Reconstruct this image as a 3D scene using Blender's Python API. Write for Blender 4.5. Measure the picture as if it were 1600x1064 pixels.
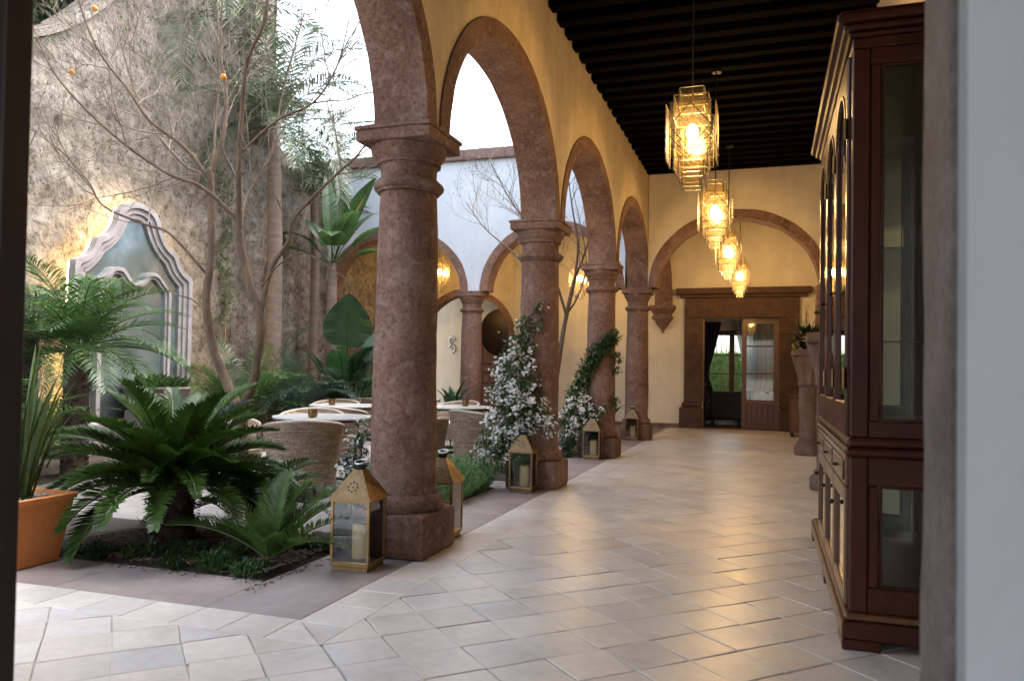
import bpy, math, random
import numpy as np
from math import sin, cos, pi, radians, sqrt, atan2, hypot
from mathutils import Vector, Matrix

random.seed(7)
rng = np.random.default_rng(7)
SC = bpy.context.scene
for _o in list(bpy.data.objects):
    bpy.data.objects.remove(_o, do_unlink=True)
COL = SC.collection

# ------------------------------------------------------------------ camera
CAM_POS = Vector((0.0, 0.0, 1.25))
FWD = Vector((-0.31249888, 0.94967028, 0.0216983))
RGT = Vector((0.94987914, 0.31219757, 0.01619548))
UPV = Vector((-0.00860621, -0.02567183, 0.99963338))
cam_d = bpy.data.cameras.new("camera")
cam_d.sensor_fit = 'HORIZONTAL'
cam_d.sensor_width = 23.5
cam_d.lens = 1214.48 / 1600 * 23.5
cam_d.shift_y = 24.08 / 1600
cam_d.clip_start = 0.05
cam_d.clip_end = 2000
cam_d.dof.use_dof = True
cam_d.dof.focus_distance = 6.5
cam_d.dof.aperture_fstop = 2.4
cam = bpy.data.objects.new("camera", cam_d)
COL.objects.link(cam)
cam.matrix_world = Matrix(((RGT.x, UPV.x, -FWD.x, CAM_POS.x), (RGT.y, UPV.y, -FWD.y, CAM_POS.y),
                           (RGT.z, UPV.z, -FWD.z, CAM_POS.z), (0, 0, 0, 1)))
SC.camera = cam

# ------------------------------------------------------------------ sky, sun, exposure
SUN_EL, SUN_AZ = radians(60), radians(48)       # azimuth measured from +Y towards +X
world = bpy.data.worlds.new("World")
SC.world = world
world.use_nodes = True
_nt = world.node_tree
_bg = _nt.nodes["Background"]
_sky = _nt.nodes.new("ShaderNodeTexSky")
_sky.sky_type = 'NISHITA'
_sky.sun_disc = False
_sky.sun_elevation = SUN_EL
_sky.sun_rotation = SUN_AZ
_sky.dust_density = 4.0
_sky.air_density = 1.0
_sky.ozone_density = 1.0
_hs = _nt.nodes.new("ShaderNodeHueSaturation")      # overcast: a paler, greyer sky all round
_hs.inputs['Saturation'].default_value = 0.5
_nt.links.new(_sky.outputs[0], _hs.inputs['Color'])
_nt.links.new(_hs.outputs[0], _bg.inputs[0])
_bg.inputs[1].default_value = 0.15
sun_d = bpy.data.lights.new("sun", 'SUN')
sun_d.energy = 0.55
sun_d.angle = radians(50)
sun_d.color = (1.0, 0.97, 0.93)
sun = bpy.data.objects.new("sun", sun_d)
COL.objects.link(sun)
sun.rotation_euler = Vector((sin(SUN_AZ) * cos(SUN_EL), cos(SUN_AZ) * cos(SUN_EL), sin(SUN_EL))).to_track_quat('Z', 'Y').to_euler()
VS = SC.view_settings
VS.view_transform = 'Standard'
VS.look = 'None'
VS.gamma = 1.0
VS.use_curve_mapping = False
VS.exposure = 2.8
LAMP_W = 17.5            # watts of each pendant lamp
WARM = (1.0, 0.57, 0.21)

CY = SC.cycles
CY.use_denoising = True
CY.max_bounces = 8
CY.diffuse_bounces = 5
CY.glossy_bounces = 4
CY.transparent_max_bounces = 24
CY.transmission_bounces = 6
CY.sample_clamp_indirect = 6.0
CY.caustics_reflective = False
CY.caustics_refractive = False

# ------------------------------------------------------------------ helpers
class MB:
    def __init__(s):
        s.v = []; s.f = []; s.a = None
    def add(s, vs, fs):
        o = len(s.v)
        s.v.extend([tuple(p) for p in vs])
        s.f.extend([tuple(i + o for i in f) for f in fs])
        return s
    def box(s, x0, x1, y0, y1, z0, z1, c=0.0):
        if c <= 0:
            vs = [(x0, y0, z0), (x1, y0, z0), (x1, y1, z0), (x0, y1, z0), (x0, y0, z1), (x1, y0, z1), (x1, y1, z1), (x0, y1, z1)]
            return s.add(vs, [(0, 3, 2, 1), (4, 5, 6, 7), (0, 1, 5, 4), (1, 2, 6, 5), (2, 3, 7, 6), (3, 0, 4, 7)])
        # chamfered on all edges
        vs = []; idx = {}
        X = (x0, x1); Y = (y0, y1); Z = (z0, z1)
        for i in (0, 1):
            for j in (0, 1):
                for k in (0, 1):
                    sx, sy, sz = (1, -1)[i], (1, -1)[j], (1, -1)[k]
                    idx[i, j, k, 0] = len(vs); vs.append((X[i], Y[j] + sy * c, Z[k] + sz * c))
                    idx[i, j, k, 1] = len(vs); vs.append((X[i] + sx * c, Y[j], Z[k] + sz * c))
                    idx[i, j, k, 2] = len(vs); vs.append((X[i] + sx * c, Y[j] + sy * c, Z[k]))
        g = lambda i, j, k, a: idx[i, j, k, a]
        fs = []
        for i in (0, 1):
            q = [g(i, 0, 0, 0), g(i, 1, 0, 0), g(i, 1, 1, 0), g(i, 0, 1, 0)]; fs.append(q if i else q[::-1])
            q = [g(0, i, 0, 1), g(0, i, 1, 1), g(1, i, 1, 1), g(1, i, 0, 1)]; fs.append(q if i else q[::-1])
            q = [g(0, 0, i, 2), g(1, 0, i, 2), g(1, 1, i, 2), g(0, 1, i, 2)]; fs.append(q if i else q[::-1])
            for j in (0, 1):
                fs.append([g(i, j, 0, 0), g(i, j, 1, 0), g(i, j, 1, 1), g(i, j, 0, 1)])
                fs.append([g(i, 0, j, 0), g(i, 1, j, 0), g(i, 1, j, 2), g(i, 0, j, 2)])
                fs.append([g(0, i, j, 1), g(1, i, j, 1), g(1, i, j, 2), g(0, i, j, 2)])
                for k in (0, 1):
                    fs.append([g(i, j, k, 0), g(i, j, k, 1), g(i, j, k, 2)])
        return s.add(vs, fs)
    def tube(s, pts, rad, n=6, cap=True):
        pts = [Vector(p) for p in pts]
        if not hasattr(rad, '__len__'): rad = [rad] * len(pts)
        vs = []; fs = []
        ref = None
        m = len(pts)
        for i, p in enumerate(pts):
            t = (pts[min(i + 1, m - 1)] - pts[max(i - 1, 0)])
            if t.length < 1e-9: t = Vector((0, 0, 1))
            t.normalize()
            if ref is None:
                ref = Vector((1, 0, 0)) if abs(t.x) < 0.8 else Vector((0, 1, 0))
            u = ref - t * ref.dot(t); u.normalize(); w = t.cross(u); ref = u
            for k in range(n):
                a = 2 * pi * k / n
                vs.append(p + (u * cos(a) + w * sin(a)) * rad[i])
        for i in range(m - 1):
            for k in range(n):
                k2 = (k + 1) % n
                fs.append((i * n + k, i * n + k2, (i + 1) * n + k2, (i + 1) * n + k))
        if cap:
            fs.append(tuple(range(n - 1, -1, -1)))
            fs.append(tuple((m - 1) * n + k for k in range(n)))
        return s.add(vs, fs)
    def bar(s, p0, p1, r, n=4):
        return s.tube([p0, p1], r, n)
    def lathe(s, prof, n=32, c=(0, 0, 0), wob=None, cap=True):
        vs = []; fs = []
        for (r, z) in prof:
            for k in range(n):
                a = 2 * pi * k / n
                rr = r if wob is None else r + wob(a, z)
                vs.append((c[0] + rr * cos(a), c[1] + rr * sin(a), c[2] + z))
        for i in range(len(prof) - 1):
            for k in range(n):
                k2 = (k + 1) % n
                fs.append((i * n + k, i * n + k2, (i + 1) * n + k2, (i + 1) * n + k))
        if cap:
            fs.append(tuple(range(n - 1, -1, -1)))
            m = len(prof) - 1
            fs.append(tuple(m * n + k for k in range(n)))
        return s.add(vs, fs)
    def sphere(s, c, r, n=10, m=6, sz=1.0):
        prof = [(r * sin(pi * i / m) + 1e-5, -r * sz * cos(pi * i / m)) for i in range(m + 1)]
        return s.lathe(prof, n, c)
    def prism(s, poly, d0, d1, ax):
        """extrude 2-D polygon; ax 'x': poly=(y,z), 'y': poly=(x,z), 'z': poly=(x,y)"""
        n = len(poly)
        def P(p, d):
            return (d, p[0], p[1]) if ax == 'x' else ((p[0], d, p[1]) if ax == 'y' else (p[0], p[1], d))
        vs = [P(p, d0) for p in poly] + [P(p, d1) for p in poly]
        fs = [tuple(range(n)), tuple(range(2 * n - 1, n - 1, -1))]
        for i in range(n):
            j = (i + 1) % n
            fs.append((i, j, n + j, n + i))
        return s.add(vs, fs)
    def ring(s, outer, inner, d0, d1, ax, closed=False):
        """band between two polylines of equal length, extruded"""
        n = len(outer)
        def P(p, d):
            return (d, p[0], p[1]) if ax == 'x' else ((p[0], d, p[1]) if ax == 'y' else (p[0], p[1], d))
        vs = [P(p, d0) for p in outer] + [P(p, d0) for p in inner] + [P(p, d1) for p in outer] + [P(p, d1) for p in inner]
        fs = []
        for i in range(n if closed else n - 1):
            j = (i + 1) % n
            fs += [(i, j, n + j, n + i), (2 * n + i, 3 * n + i, 3 * n + j, 2 * n + j),
                   (i, 2 * n + i, 2 * n + j, j), (n + i, n + j, 3 * n + j, 3 * n + i)]
        if not closed:
            fs += [(0, n, 3 * n, 2 * n), (n - 1, 3 * n - 1, 4 * n - 1, 2 * n - 1)]
        return s.add(vs, fs)
    def xf(s, M):
        s.v = [tuple(M @ Vector(p)) for p in s.v]
        return s
    def mesh(s, name, m, smooth=False, fix=True):
        me = bpy.data.meshes.new(name)
        me.from_pydata(s.v, [], s.f)
        if m is not None: me.materials.append(m)
        if fix:
            import bmesh
            b = bmesh.new(); b.from_mesh(me)
            bmesh.ops.recalc_face_normals(b, faces=b.faces)
            b.to_mesh(me); b.free()
        if smooth:
            me.polygons.foreach_set("use_smooth", [True] * len(me.polygons))
            if smooth != 'all':
                me.set_sharp_from_angle(angle=radians(smooth if smooth is not True else 40))
        me.update()
        return me
    def build(s, name, m, parent=None, smooth=False, fix=True, loc=None):
        o = bpy.data.objects.new(name, s.mesh(name, m, smooth, fix))
        COL.objects.link(o)
        if parent is not None: o.parent = parent
        if loc is not None: o.location = loc
        return o

def empty(name, loc=(0, 0, 0), rz=0.0):
    o = bpy.data.objects.new(name, None)
    o.empty_display_size = 0.1
    COL.objects.link(o); o.location = loc; o.rotation_euler = (0, 0, rz)
    return o
def tag(o, label=None, cat=None, group=None, kind=None):
    if label: o["label"] = label
    if cat: o["category"] = cat
    if group: o["group"] = group
    if kind: o["kind"] = kind
    return o
def thing(name, label, cat, loc=(0, 0, 0), rz=0.0, group=None):
    return tag(empty(name, loc, rz), label, cat, group, "thing")
def copy_tree(o, parent=None):
    c = o.copy(); COL.objects.link(c); c.parent = parent
    if parent is not None: c.matrix_parent_inverse = o.matrix_parent_inverse.copy()
    for ch in o.children: copy_tree(ch, c)
    return c

def h2(a, b=0.0, c=0.0):
    v = sin(a * 12.9898 + b * 78.233 + c * 37.719) * 43758.5453
    return v - math.floor(v)
def vnoise(x, y=0.0, z=0.0):
    xi, yi, zi = math.floor(x), math.floor(y), math.floor(z)
    fx, fy, fz = x - xi, y - yi, z - zi
    fx, fy, fz = fx * fx * (3 - 2 * fx), fy * fy * (3 - 2 * fy), fz * fz * (3 - 2 * fz)
    r = 0
    for i in (0, 1):
        for j in (0, 1):
            for k in (0, 1):
                r += h2(xi + i, yi + j, zi + k) * (fx if i else 1 - fx) * (fy if j else 1 - fy) * (fz if k else 1 - fz)
    return r * 2 - 1

# ------------------------------------------------------------------ materials
def _new(name):
    m = bpy.data.materials.new(name); m.use_nodes = True
    nt = m.node_tree; b = nt.nodes["Principled BSDF"]
    return m, nt, b
def N(nt, t, **kw):
    n = nt.nodes.new(t)
    for k, v in kw.items():
        if k in ('operation', 'blend_type', 'data_type', 'feature', 'noise_dimensions', 'distance', 'attribute_name', 'offset', 'bands_direction', 'wave_type'): setattr(n, k, v)
    return n
def coords(nt, kind='Object', scale=(1, 1, 1), rot=(0, 0, 0)):
    if kind == 'Position':
        g = nt.nodes.new("ShaderNodeNewGeometry"); src = g.outputs['Position']
    else:
        tc = nt.nodes.new("ShaderNodeTexCoord"); src = tc.outputs[kind]
    mp = nt.nodes.new("ShaderNodeMapping")
    mp.inputs['Scale'].default_value = scale
    mp.inputs['Rotation'].default_value = rot
    nt.links.new(src, mp.inputs[0])
    return mp.outputs[0]
def noise(nt, co, scale, detail=6, rough=0.6, dist=0.0):
    n = nt.nodes.new("ShaderNodeTexNoise")
    n.inputs['Scale'].default_value = scale; n.inputs['Detail'].default_value = detail
    n.inputs['Roughness'].default_value = rough; n.inputs['Distortion'].default_value = dist
    nt.links.new(co, n.inputs['Vector'])
    return n.outputs[0]
def ramp(nt, fac, stops):
    r = nt.nodes.new("ShaderNodeValToRGB")
    while len(r.color_ramp.elements) < len(stops): r.color_ramp.elements.new(0.5)
    for e, (p, c) in zip(r.color_ramp.elements, stops):
        e.position = p
        e.color = (c, c, c, 1) if not hasattr(c, '__len__') else (c[0], c[1], c[2], 1)
    nt.links.new(fac, r.inputs[0])
    return r.outputs[0]
def mixc(nt, fac, a, b, mode='MIX'):
    m = nt.nodes.new("ShaderNodeMix"); m.data_type = 'RGBA'; m.blend_type = mode
    for sock, v in ((m.inputs[0], fac), (m.inputs[6], a), (m.inputs[7], b)):
        if isinstance(v, (int, float)): sock.default_value = v
        elif isinstance(v, tuple): sock.default_value = (v[0], v[1], v[2], 1)
        else: nt.links.new(v, sock)
    return m.outputs[2]
def bump(nt, b, height, strength=0.3, dist=0.02):
    n = nt.nodes.new("ShaderNodeBump")
    n.inputs['Strength'].default_value = strength; n.inputs['Distance'].default_value = dist
    nt.links.new(height, n.inputs['Height']); nt.links.new(n.outputs[0], b.inputs['Normal'])
    return n

def mat(name, c1, c2=None, scale=3.0, rough=0.7, bs=0.0, bscale=None, metal=0.0, stretch=(1, 1, 1), co='Object', spec=0.5, fine=0.0, coat=0.0, rvar=0.0):
    m, nt, b = _new(name)
    b.inputs['Roughness'].default_value = rough
    b.inputs['Metallic'].default_value = metal
    b.inputs['Specular IOR Level'].default_value = spec
    if coat: b.inputs['Coat Weight'].default_value = coat; b.inputs['Coat Roughness'].default_value = 0.15
    c = coords(nt, co, stretch)
    if c2 is None:
        c2 = tuple(x * 0.8 for x in c1)
    n1 = noise(nt, c, scale)
    f = ramp(nt, n1, [(0.32, 0.0), (0.68, 1.0)])
    col = mixc(nt, f, c1, c2)
    if fine:
        n2 = noise(nt, c, scale * 9, 4)
        f2 = ramp(nt, n2, [(0.3, 1 - fine), (0.7, 1.0)])
        col = mixc(nt, 1.0, col, f2, 'MULTIPLY')
    nt.links.new(col, b.inputs['Base Color'])
    if rvar:
        rr = ramp(nt, n1, [(0.3, max(0.02, rough - rvar)), (0.7, min(1, rough + rvar))])
        nt.links.new(rr, b.inputs['Roughness'])
    if bs:
        nb = noise(nt, c, bscale or scale * 6, 5, 0.65)
        bump(nt, b, nb, bs, 0.02)
    return m

def mat_stone_column():
    m, nt, b = _new("red_brown_stone")
    c = coords(nt, 'Position')
    n1 = noise(nt, c, 2.2, 8, 0.65)
    n2 = noise(nt, c, 38, 5, 0.7)
    n3 = noise(nt, c, 11, 6, 0.7)
    col = ramp(nt, n1, [(0.3, (0.150, 0.076, 0.052)), (0.5, (0.235, 0.130, 0.093)), (0.72, (0.30, 0.188, 0.143))])
    col = mixc(nt, 1.0, col, ramp(nt, n2, [(0.32, 0.46), (0.5, 0.96), (0.72, 1.28)]), 'MULTIPLY')
    lim = ramp(nt, n3, [(0.53, 0.0), (0.68, 0.75)])
    n4 = noise(nt, coords(nt, 'Position', (1, 1, 0.35)), 1.1, 5, 0.6)
    col = mixc(nt, 1.0, col, ramp(nt, n4, [(0.35, 0.72), (0.65, 1.12)]), 'MULTIPLY')
    col = mixc(nt, lim, col, (0.33, 0.24, 0.21))
    nt.links.new(col, b.inputs['Base Color'])
    b.inputs['Roughness'].default_value = 0.82
    b.inputs['Specular IOR Level'].default_value = 0.3
    h = mixc(nt, 0.5, n2, n3)
    bump(nt, b, h, 1.0, 0.035)
    return m

def mat_plaster(name, c1, c2, streak=0.12):
    m, nt, b = _new(name)
    c = coords(nt, 'Position')
    cs = coords(nt, 'Position', (1, 1, 0.12))
    n1 = noise(nt, c, 0.7, 5)
    n2 = noise(nt, cs, 5.0, 5)
    n3 = noise(nt, c, 30, 4)
    col = mixc(nt, ramp(nt, n1, [(0.3, 0), (0.7, 1)]), c1, c2)
    col = mixc(nt, 1.0, col, ramp(nt, n2, [(0.35, 1 - streak), (0.65, 1.0)]), 'MULTIPLY')
    n4 = noise(nt, c, 2.6, 7, 0.7, 0.5)
    col = mixc(nt, 1.0, col, ramp(nt, n4, [(0.28, 1 - streak * 1.5), (0.55, 1.0), (0.75, 1.0 + streak * 0.4)]), 'MULTIPLY')
    nt.links.new(col, b.inputs['Base Color'])
    b.inputs['Roughness'].default_value = 0.85
    b.inputs['Specular IOR Level'].default_value = 0.25
    bump(nt, b, mixc(nt, 0.35, n4, n3), 0.35, 0.02)
    return m

def mat_rubble():
    m, nt, b = _new("pitted_rubble_stone")
    c = coords(nt, 'Position')
    v = nt.nodes.new("ShaderNodeTexVoronoi"); v.inputs['Scale'].default_value = 5.0
    v.inputs['Randomness'].default_value = 1.0
    nd = noise(nt, c, 3.0, 5)
    dis = nt.nodes.new("ShaderNodeMix"); dis.data_type = 'RGBA'; dis.blend_type = 'ADD'
    dis.inputs[0].default_value = 0.25
    nt.links.new(c, dis.inputs[6]); nt.links.new(nd, dis.inputs[7])
    nt.links.new(dis.outputs[2], v.inputs['Vector'])
    n1 = noise(nt, c, 0.9, 8, 0.7)
    n2 = noise(nt, c, 9, 8, 0.75)
    n3 = noise(nt, c, 34, 5, 0.75)
    col = ramp(nt, n1, [(0.3, (0.125, 0.105, 0.084)), (0.5, (0.225, 0.193, 0.157)), (0.7, (0.385, 0.34, 0.285))])
    col = mixc(nt, 0.35, col, ramp(nt, v.outputs['Color'], [(0.2, (0.125, 0.11, 0.095)), (0.8, (0.34, 0.305, 0.265))]), 'MIX')
    pit = ramp(nt, n2, [(0.36, 0.28), (0.47, 0.8), (0.6, 1.08)])
    col = mixc(nt, 1.0, col, pit, 'MULTIPLY')
    pit2 = ramp(nt, n3, [(0.34, 0.32), (0.48, 1.0)])
    col = mixc(nt, 1.0, col, pit2, 'MULTIPLY')
    nt.links.new(col, b.inputs['Base Color'])
    b.inputs['Roughness'].default_value = 0.93
    b.inputs['Specular IOR Level'].default_value = 0.15
    h = mixc(nt, 0.45, n2, n3)
    bump(nt, b, h, 1.0, 0.05)
    return m

def mat_tile(name, tones, rough, lo=0.86, hi=1.04):
    m, nt, b = _new(name)
    at = N(nt, "ShaderNodeAttribute", attribute_name="rnd")
    c = coords(nt, 'Position')
    # shift the pattern per tile
    add = nt.nodes.new("ShaderNodeVectorMath"); add.operation = 'ADD'
    sc = nt.nodes.new("ShaderNodeVectorMath"); sc.operation = 'SCALE'; sc.inputs['Scale'].default_value = 31.0
    cmb = nt.nodes.new("ShaderNodeCombineXYZ")
    nt.links.new(at.outputs['Fac'], cmb.inputs[0]); nt.links.new(at.outputs['Fac'], cmb.inputs[1])
    nt.links.new(cmb.outputs[0], sc.inputs[0]); nt.links.new(c, add.inputs[0]); nt.links.new(sc.outputs[0], add.inputs[1])
    cc = add.outputs[0]
    n1 = noise(nt, cc, 2.2, 6, 0.6, 0.4)
    n2 = noise(nt, cc, 17, 5, 0.6)
    n3 = noise(nt, c, 0.6, 3)
    base = ramp(nt, at.outputs['Fac'], tones)
    vein = ramp(nt, n1, [(0.25, 0.82), (0.5, 1.0), (0.75, 1.06)])
    n5 = noise(nt, c, 1.7, 7, 0.7, 0.6)
    stain = ramp(nt, mixc(nt, 0.5, n3, n5), [(0.36, lo), (0.6, hi)])
    base = mixc(nt, 1.0, base, stain, 'MULTIPLY')
    col = mixc(nt, 1.0, base, vein, 'MULTIPLY')
    col = mixc(nt, ramp(nt, n1, [(0.52, 0.0), (0.80, 0.16)]), col, (0.66, 0.53, 0.42))
    col = mixc(nt, 1.0, col, ramp(nt, n2, [(0.25, 0.87), (0.7, 1.02)]), 'MULTIPLY')
    nt.links.new(col, b.inputs['Base Color'])
    rr = ramp(nt, n1, [(0.3, rough - 0.04), (0.7, rough + 0.06)])
    nt.links.new(rr, b.inputs['Roughness'])
    b.inputs['Specular IOR Level'].default_value = 0.45
    nb = noise(nt, cc, 5.0, 2, 0.4)
    bump(nt, b, nb, 0.24, 0.014)
    return m

def mat_wood(name, c1, c2, rough=0.35, axis='z', scale=6, coat=0.0, bs=0.08):
    st = {'x': (0.12, 1, 1), 'y': (1, 0.12, 1), 'z': (1, 1, 0.12)}[axis]
    m, nt, b = _new(name)
    c = coords(nt, 'Position', st)
    n1 = noise(nt, c, scale, 6, 0.6, 0.6)
    n2 = noise(nt, c, scale * 7, 5, 0.7)
    col = mixc(nt, ramp(nt, n1, [(0.3, 0), (0.7, 1)]), c1, c2)
    col = mixc(nt, 1.0, col, ramp(nt, n2, [(0.3, 0.65), (0.65, 1.0)]), 'MULTIPLY')
    nt.links.new(col, b.inputs['Base Color'])
    b.inputs['Roughness'].default_value = rough
    if coat:
        b.inputs['Coat Weight'].default_value = coat; b.inputs['Coat Roughness'].default_value = 0.12
    bump(nt, b, n2, bs, 0.01)
    return m

def mat_glass(name, tint, gloss=0.08, haze=0.0, hazecol=(0.8, 0.7, 0.5), rough=0.03):
    """thin pane: clear sheet with a reflection and, where asked, some milky scatter"""
    m = bpy.data.materials.new(name); m.use_nodes = True
    nt = m.node_tree; nt.nodes.clear()
    out = nt.nodes.new("ShaderNodeOutputMaterial")
    tr = nt.nodes.new("ShaderNodeBsdfTransparent"); tr.inputs[0].default_value = (*tint, 1)
    gl = nt.nodes.new("ShaderNodeBsdfGlossy"); gl.inputs[0].default_value = (1, 1, 1, 1); gl.inputs['Roughness'].default_value = rough
    lw = nt.nodes.new("ShaderNodeFresnel"); lw.inputs[0].default_value = 1.45
    ma = nt.nodes.new("ShaderNodeMath"); ma.operation = 'MULTIPLY'; ma.inputs[1].default_value = gloss / 0.04
    ma.use_clamp = True
    nt.links.new(lw.outputs[0], ma.inputs[0])
    mx = nt.nodes.new("ShaderNodeMixShader")
    nt.links.new(ma.outputs[0], mx.inputs[0])
    first = tr.outputs[0]
    if haze:
        tl = nt.nodes.new("ShaderNodeBsdfTranslucent"); tl.inputs[0].default_value = (*hazecol, 1)
        df = nt.nodes.new("ShaderNodeBsdfDiffuse"); df.inputs[0].default_value = (*hazecol, 1)
        m0 = nt.nodes.new("ShaderNodeMixShader"); m0.inputs[0].default_value = 0.35
        nt.links.new(tl.outputs[0], m0.inputs[1]); nt.links.new(df.outputs[0], m0.inputs[2])
        m1 = nt.nodes.new("ShaderNodeMixShader"); m1.inputs[0].default_value = haze
        nt.links.new(tr.outputs[0], m1.inputs[1]); nt.links.new(m0.outputs[0], m1.inputs[2])
        first = m1.outputs[0]
    nt.links.new(first, mx.inputs[1]); nt.links.new(gl.outputs[0], mx.inputs[2])
    nt.links.new(mx.outputs[0], out.inputs[0])
    return m

def mat_emit(name, col, s):
    m = bpy.data.materials.new(name); m.use_nodes = True
    nt = m.node_tree; nt.nodes.clear()
    out = nt.nodes.new("ShaderNodeOutputMaterial"); e = nt.nodes.new("ShaderNodeEmission")
    e.inputs[0].default_value = (*col, 1); e.inputs[1].default_value = s
    nt.links.new(e.outputs[0], out.inputs[0])
    return m

def mat_leaf(name, c1, c2, rough=0.4, trans=0.25, scale=1.5):
    m, nt, b = _new(name)
    c = coords(nt, 'Position')
    oi = nt.nodes.new("ShaderNodeObjectInfo")
    n1 = noise(nt, c, scale * 3, 4)
    n2 = noise(nt, c, scale * 30, 3)
    col = mixc(nt, ramp(nt, n1, [(0.35, 0), (0.65, 1)]), c1, c2)
    col = mixc(nt, 1.0, col, ramp(nt, n2, [(0.3, 0.7), (0.7, 1.15)]), 'MULTIPLY')
    col = mixc(nt, 1.0, col, ramp(nt, oi.outputs['Random'], [(0.0, 0.75), (1.0, 1.2)]), 'MULTIPLY')
    nt.links.new(col, b.inputs['Base Color'])
    b.inputs['Roughness'].default_value = rough
    tl = nt.nodes.new("ShaderNodeBsdfTranslucent")
    nt.links.new(col, tl.inputs[0])
    mx = nt.nodes.new("ShaderNodeMixShader"); mx.inputs[0].default_value = trans
    out = nt.nodes["Material Output"]
    nt.links.new(b.outputs[0], mx.inputs[1]); nt.links.new(tl.outputs[0], mx.inputs[2])
    nt.links.new(mx.outputs[0], out.inputs[0])
    return m

def mat_wicker():
    m, nt, b = _new("woven_wicker")
    tc = nt.nodes.new("ShaderNodeTexCoord")
    sep = nt.nodes.new("ShaderNodeSeparateXYZ"); nt.links.new(tc.outputs['Object'], sep.inputs[0])
    at = nt.nodes.new("ShaderNodeMath"); at.operation = 'ARCTAN2'
    nt.links.new(sep.outputs[0], at.inputs[0]); nt.links.new(sep.outputs[1], at.inputs[1])
    mu = nt.nodes.new("ShaderNodeMath"); mu.operation = 'MULTIPLY'; mu.inputs[1].default_value = 0.38
    nt.links.new(at.outputs[0], mu.inputs[0])
    cb = nt.nodes.new("ShaderNodeCombineXYZ"); nt.links.new(mu.outputs[0], cb.inputs[0]); nt.links.new(sep.outputs[2], cb.inputs[1])
    br = nt.nodes.new("ShaderNodeTexBrick")
    br.inputs['Scale'].default_value = 1.0
    br.inputs['Brick Width'].default_value = 0.030; br.inputs['Row Height'].default_value = 0.017
    br.inputs['Mortar Size'].default_value = 0.0036; br.inputs['Mortar Smooth'].default_value = 0.6
    br.inputs['Color1'].default_value = (0.62, 0.475, 0.33, 1); br.inputs['Color2'].default_value = (0.38, 0.275, 0.185, 1)
    br.inputs['Mortar'].default_value = (0.085, 0.058, 0.040, 1)
    nt.links.new(cb.outputs[0], br.inputs['Vector'])
    wv = noise(nt, coords(nt, 'Object', (1, 1, 5)), 6, 4)
    col = mixc(nt, 1.0, br.outputs['Color'], ramp(nt, wv, [(0.3, 0.55), (0.7, 1.2)]), 'MULTIPLY')
    nt.links.new(col, b.inputs['Base Color'])
    b.inputs['Roughness'].default_value = 0.6
    inv = nt.nodes.new("ShaderNodeMath"); inv.operation = 'SUBTRACT'; inv.inputs[0].default_value = 1.0
    nt.links.new(br.outputs['Fac'], inv.inputs[1])
    bump(nt, b, inv.outputs[0], 1.0, 0.012)
    return m

M = {}
M['col'] = mat_stone_column()
M['ochre'] = mat_plaster("ochre_plaster", (0.66, 0.53, 0.34), (0.72, 0.59, 0.40))
M['cream'] = mat_plaster("cream_plaster", (0.70, 0.62, 0.48), (0.75, 0.67, 0.53), 0.08)
M['white'] = mat_plaster("white_plaster", (0.63, 0.68, 0.75), (0.68, 0.73, 0.79), 0.06)
M['near'] = mat_plaster("pale_grey_plaster", (0.50, 0.53, 0.545), (0.54, 0.57, 0.58), 0.05)
M['rubble'] = mat_rubble()
TONES = [(0.0, (0.64, 0.595, 0.53)), (0.15, (0.71, 0.665, 0.60)), (0.3, (0.58, 0.55, 0.505)), (0.45, (0.72, 0.665, 0.59)), (0.6, (0.66, 0.575, 0.49)), (0.75, (0.60, 0.575, 0.54)), (0.9, (0.70, 0.62, 0.53)), (1.0, (0.68, 0.635, 0.57))]
M['tile'] = mat_tile("pale_stone_tile", TONES, 0.335)
M['slab'] = mat_tile("mauve_grey_slab", [(0.0, (0.285, 0.235, 0.215)), (0.5, (0.345, 0.285, 0.265)), (1.0, (0.31, 0.25, 0.225))], 0.55, 0.66, 1.12)
M['mortar'] = mat("tile_mortar", (0.30, 0.27, 0.24), (0.66, 0.62, 0.56), 2.0, 0.9, 0.3)
M['paver'] = mat("courtyard_paver", (0.18, 0.165, 0.16), (0.25, 0.23, 0.225), 5, 0.8, 0.5, 30, co='Position', fine=0.3)
M['ground'] = mat("bare_ground", (0.20, 0.17, 0.14), (0.28, 0.25, 0.2), 0.5, 0.95, 0.3, co='Position')
M['soil'] = mat("dark_soil", (0.018, 0.012, 0.008), (0.04, 0.028, 0.02), 12, 0.95, 0.8, 40, co='Position')
M['bark_chip'] = mat("bark_chip", (0.06, 0.035, 0.022), (0.14, 0.09, 0.06), 20, 0.9, co='Position')
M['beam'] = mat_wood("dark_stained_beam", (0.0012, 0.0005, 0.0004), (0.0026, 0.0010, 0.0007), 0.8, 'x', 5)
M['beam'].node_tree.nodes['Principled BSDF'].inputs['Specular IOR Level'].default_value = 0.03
M['wood'] = mat_wood("polished_mahogany", (0.034, 0.0068, 0.0038), (0.078, 0.017, 0.0085), 0.3, 'z', 7, 0.08)
M['woodh'] = mat_wood("polished_mahogany_rail", (0.034, 0.0068, 0.0038), (0.078, 0.017, 0.0085), 0.3, 'y', 7, 0.08)
for _k in ('wood', 'woodh'): M[_k].node_tree.nodes['Principled BSDF'].inputs['Specular IOR Level'].default_value = 0.3
M['wood_lt'] = mat_wood("worn_brown_wood", (0.105, 0.042, 0.017), (0.165, 0.073, 0.031), 0.35, 'y', 7, 0.3)
M['doorstone'] = mat("dark_brown_carved_stone", (0.060, 0.028, 0.016), (0.115, 0.058, 0.036), 5, 0.8, 0.6, 40, co='Position', fine=0.3)
M['door'] = mat_wood("door_wood", (0.085, 0.025, 0.010), (0.14, 0.045, 0.019), 0.4, 'z', 7, 0.2)
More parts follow.
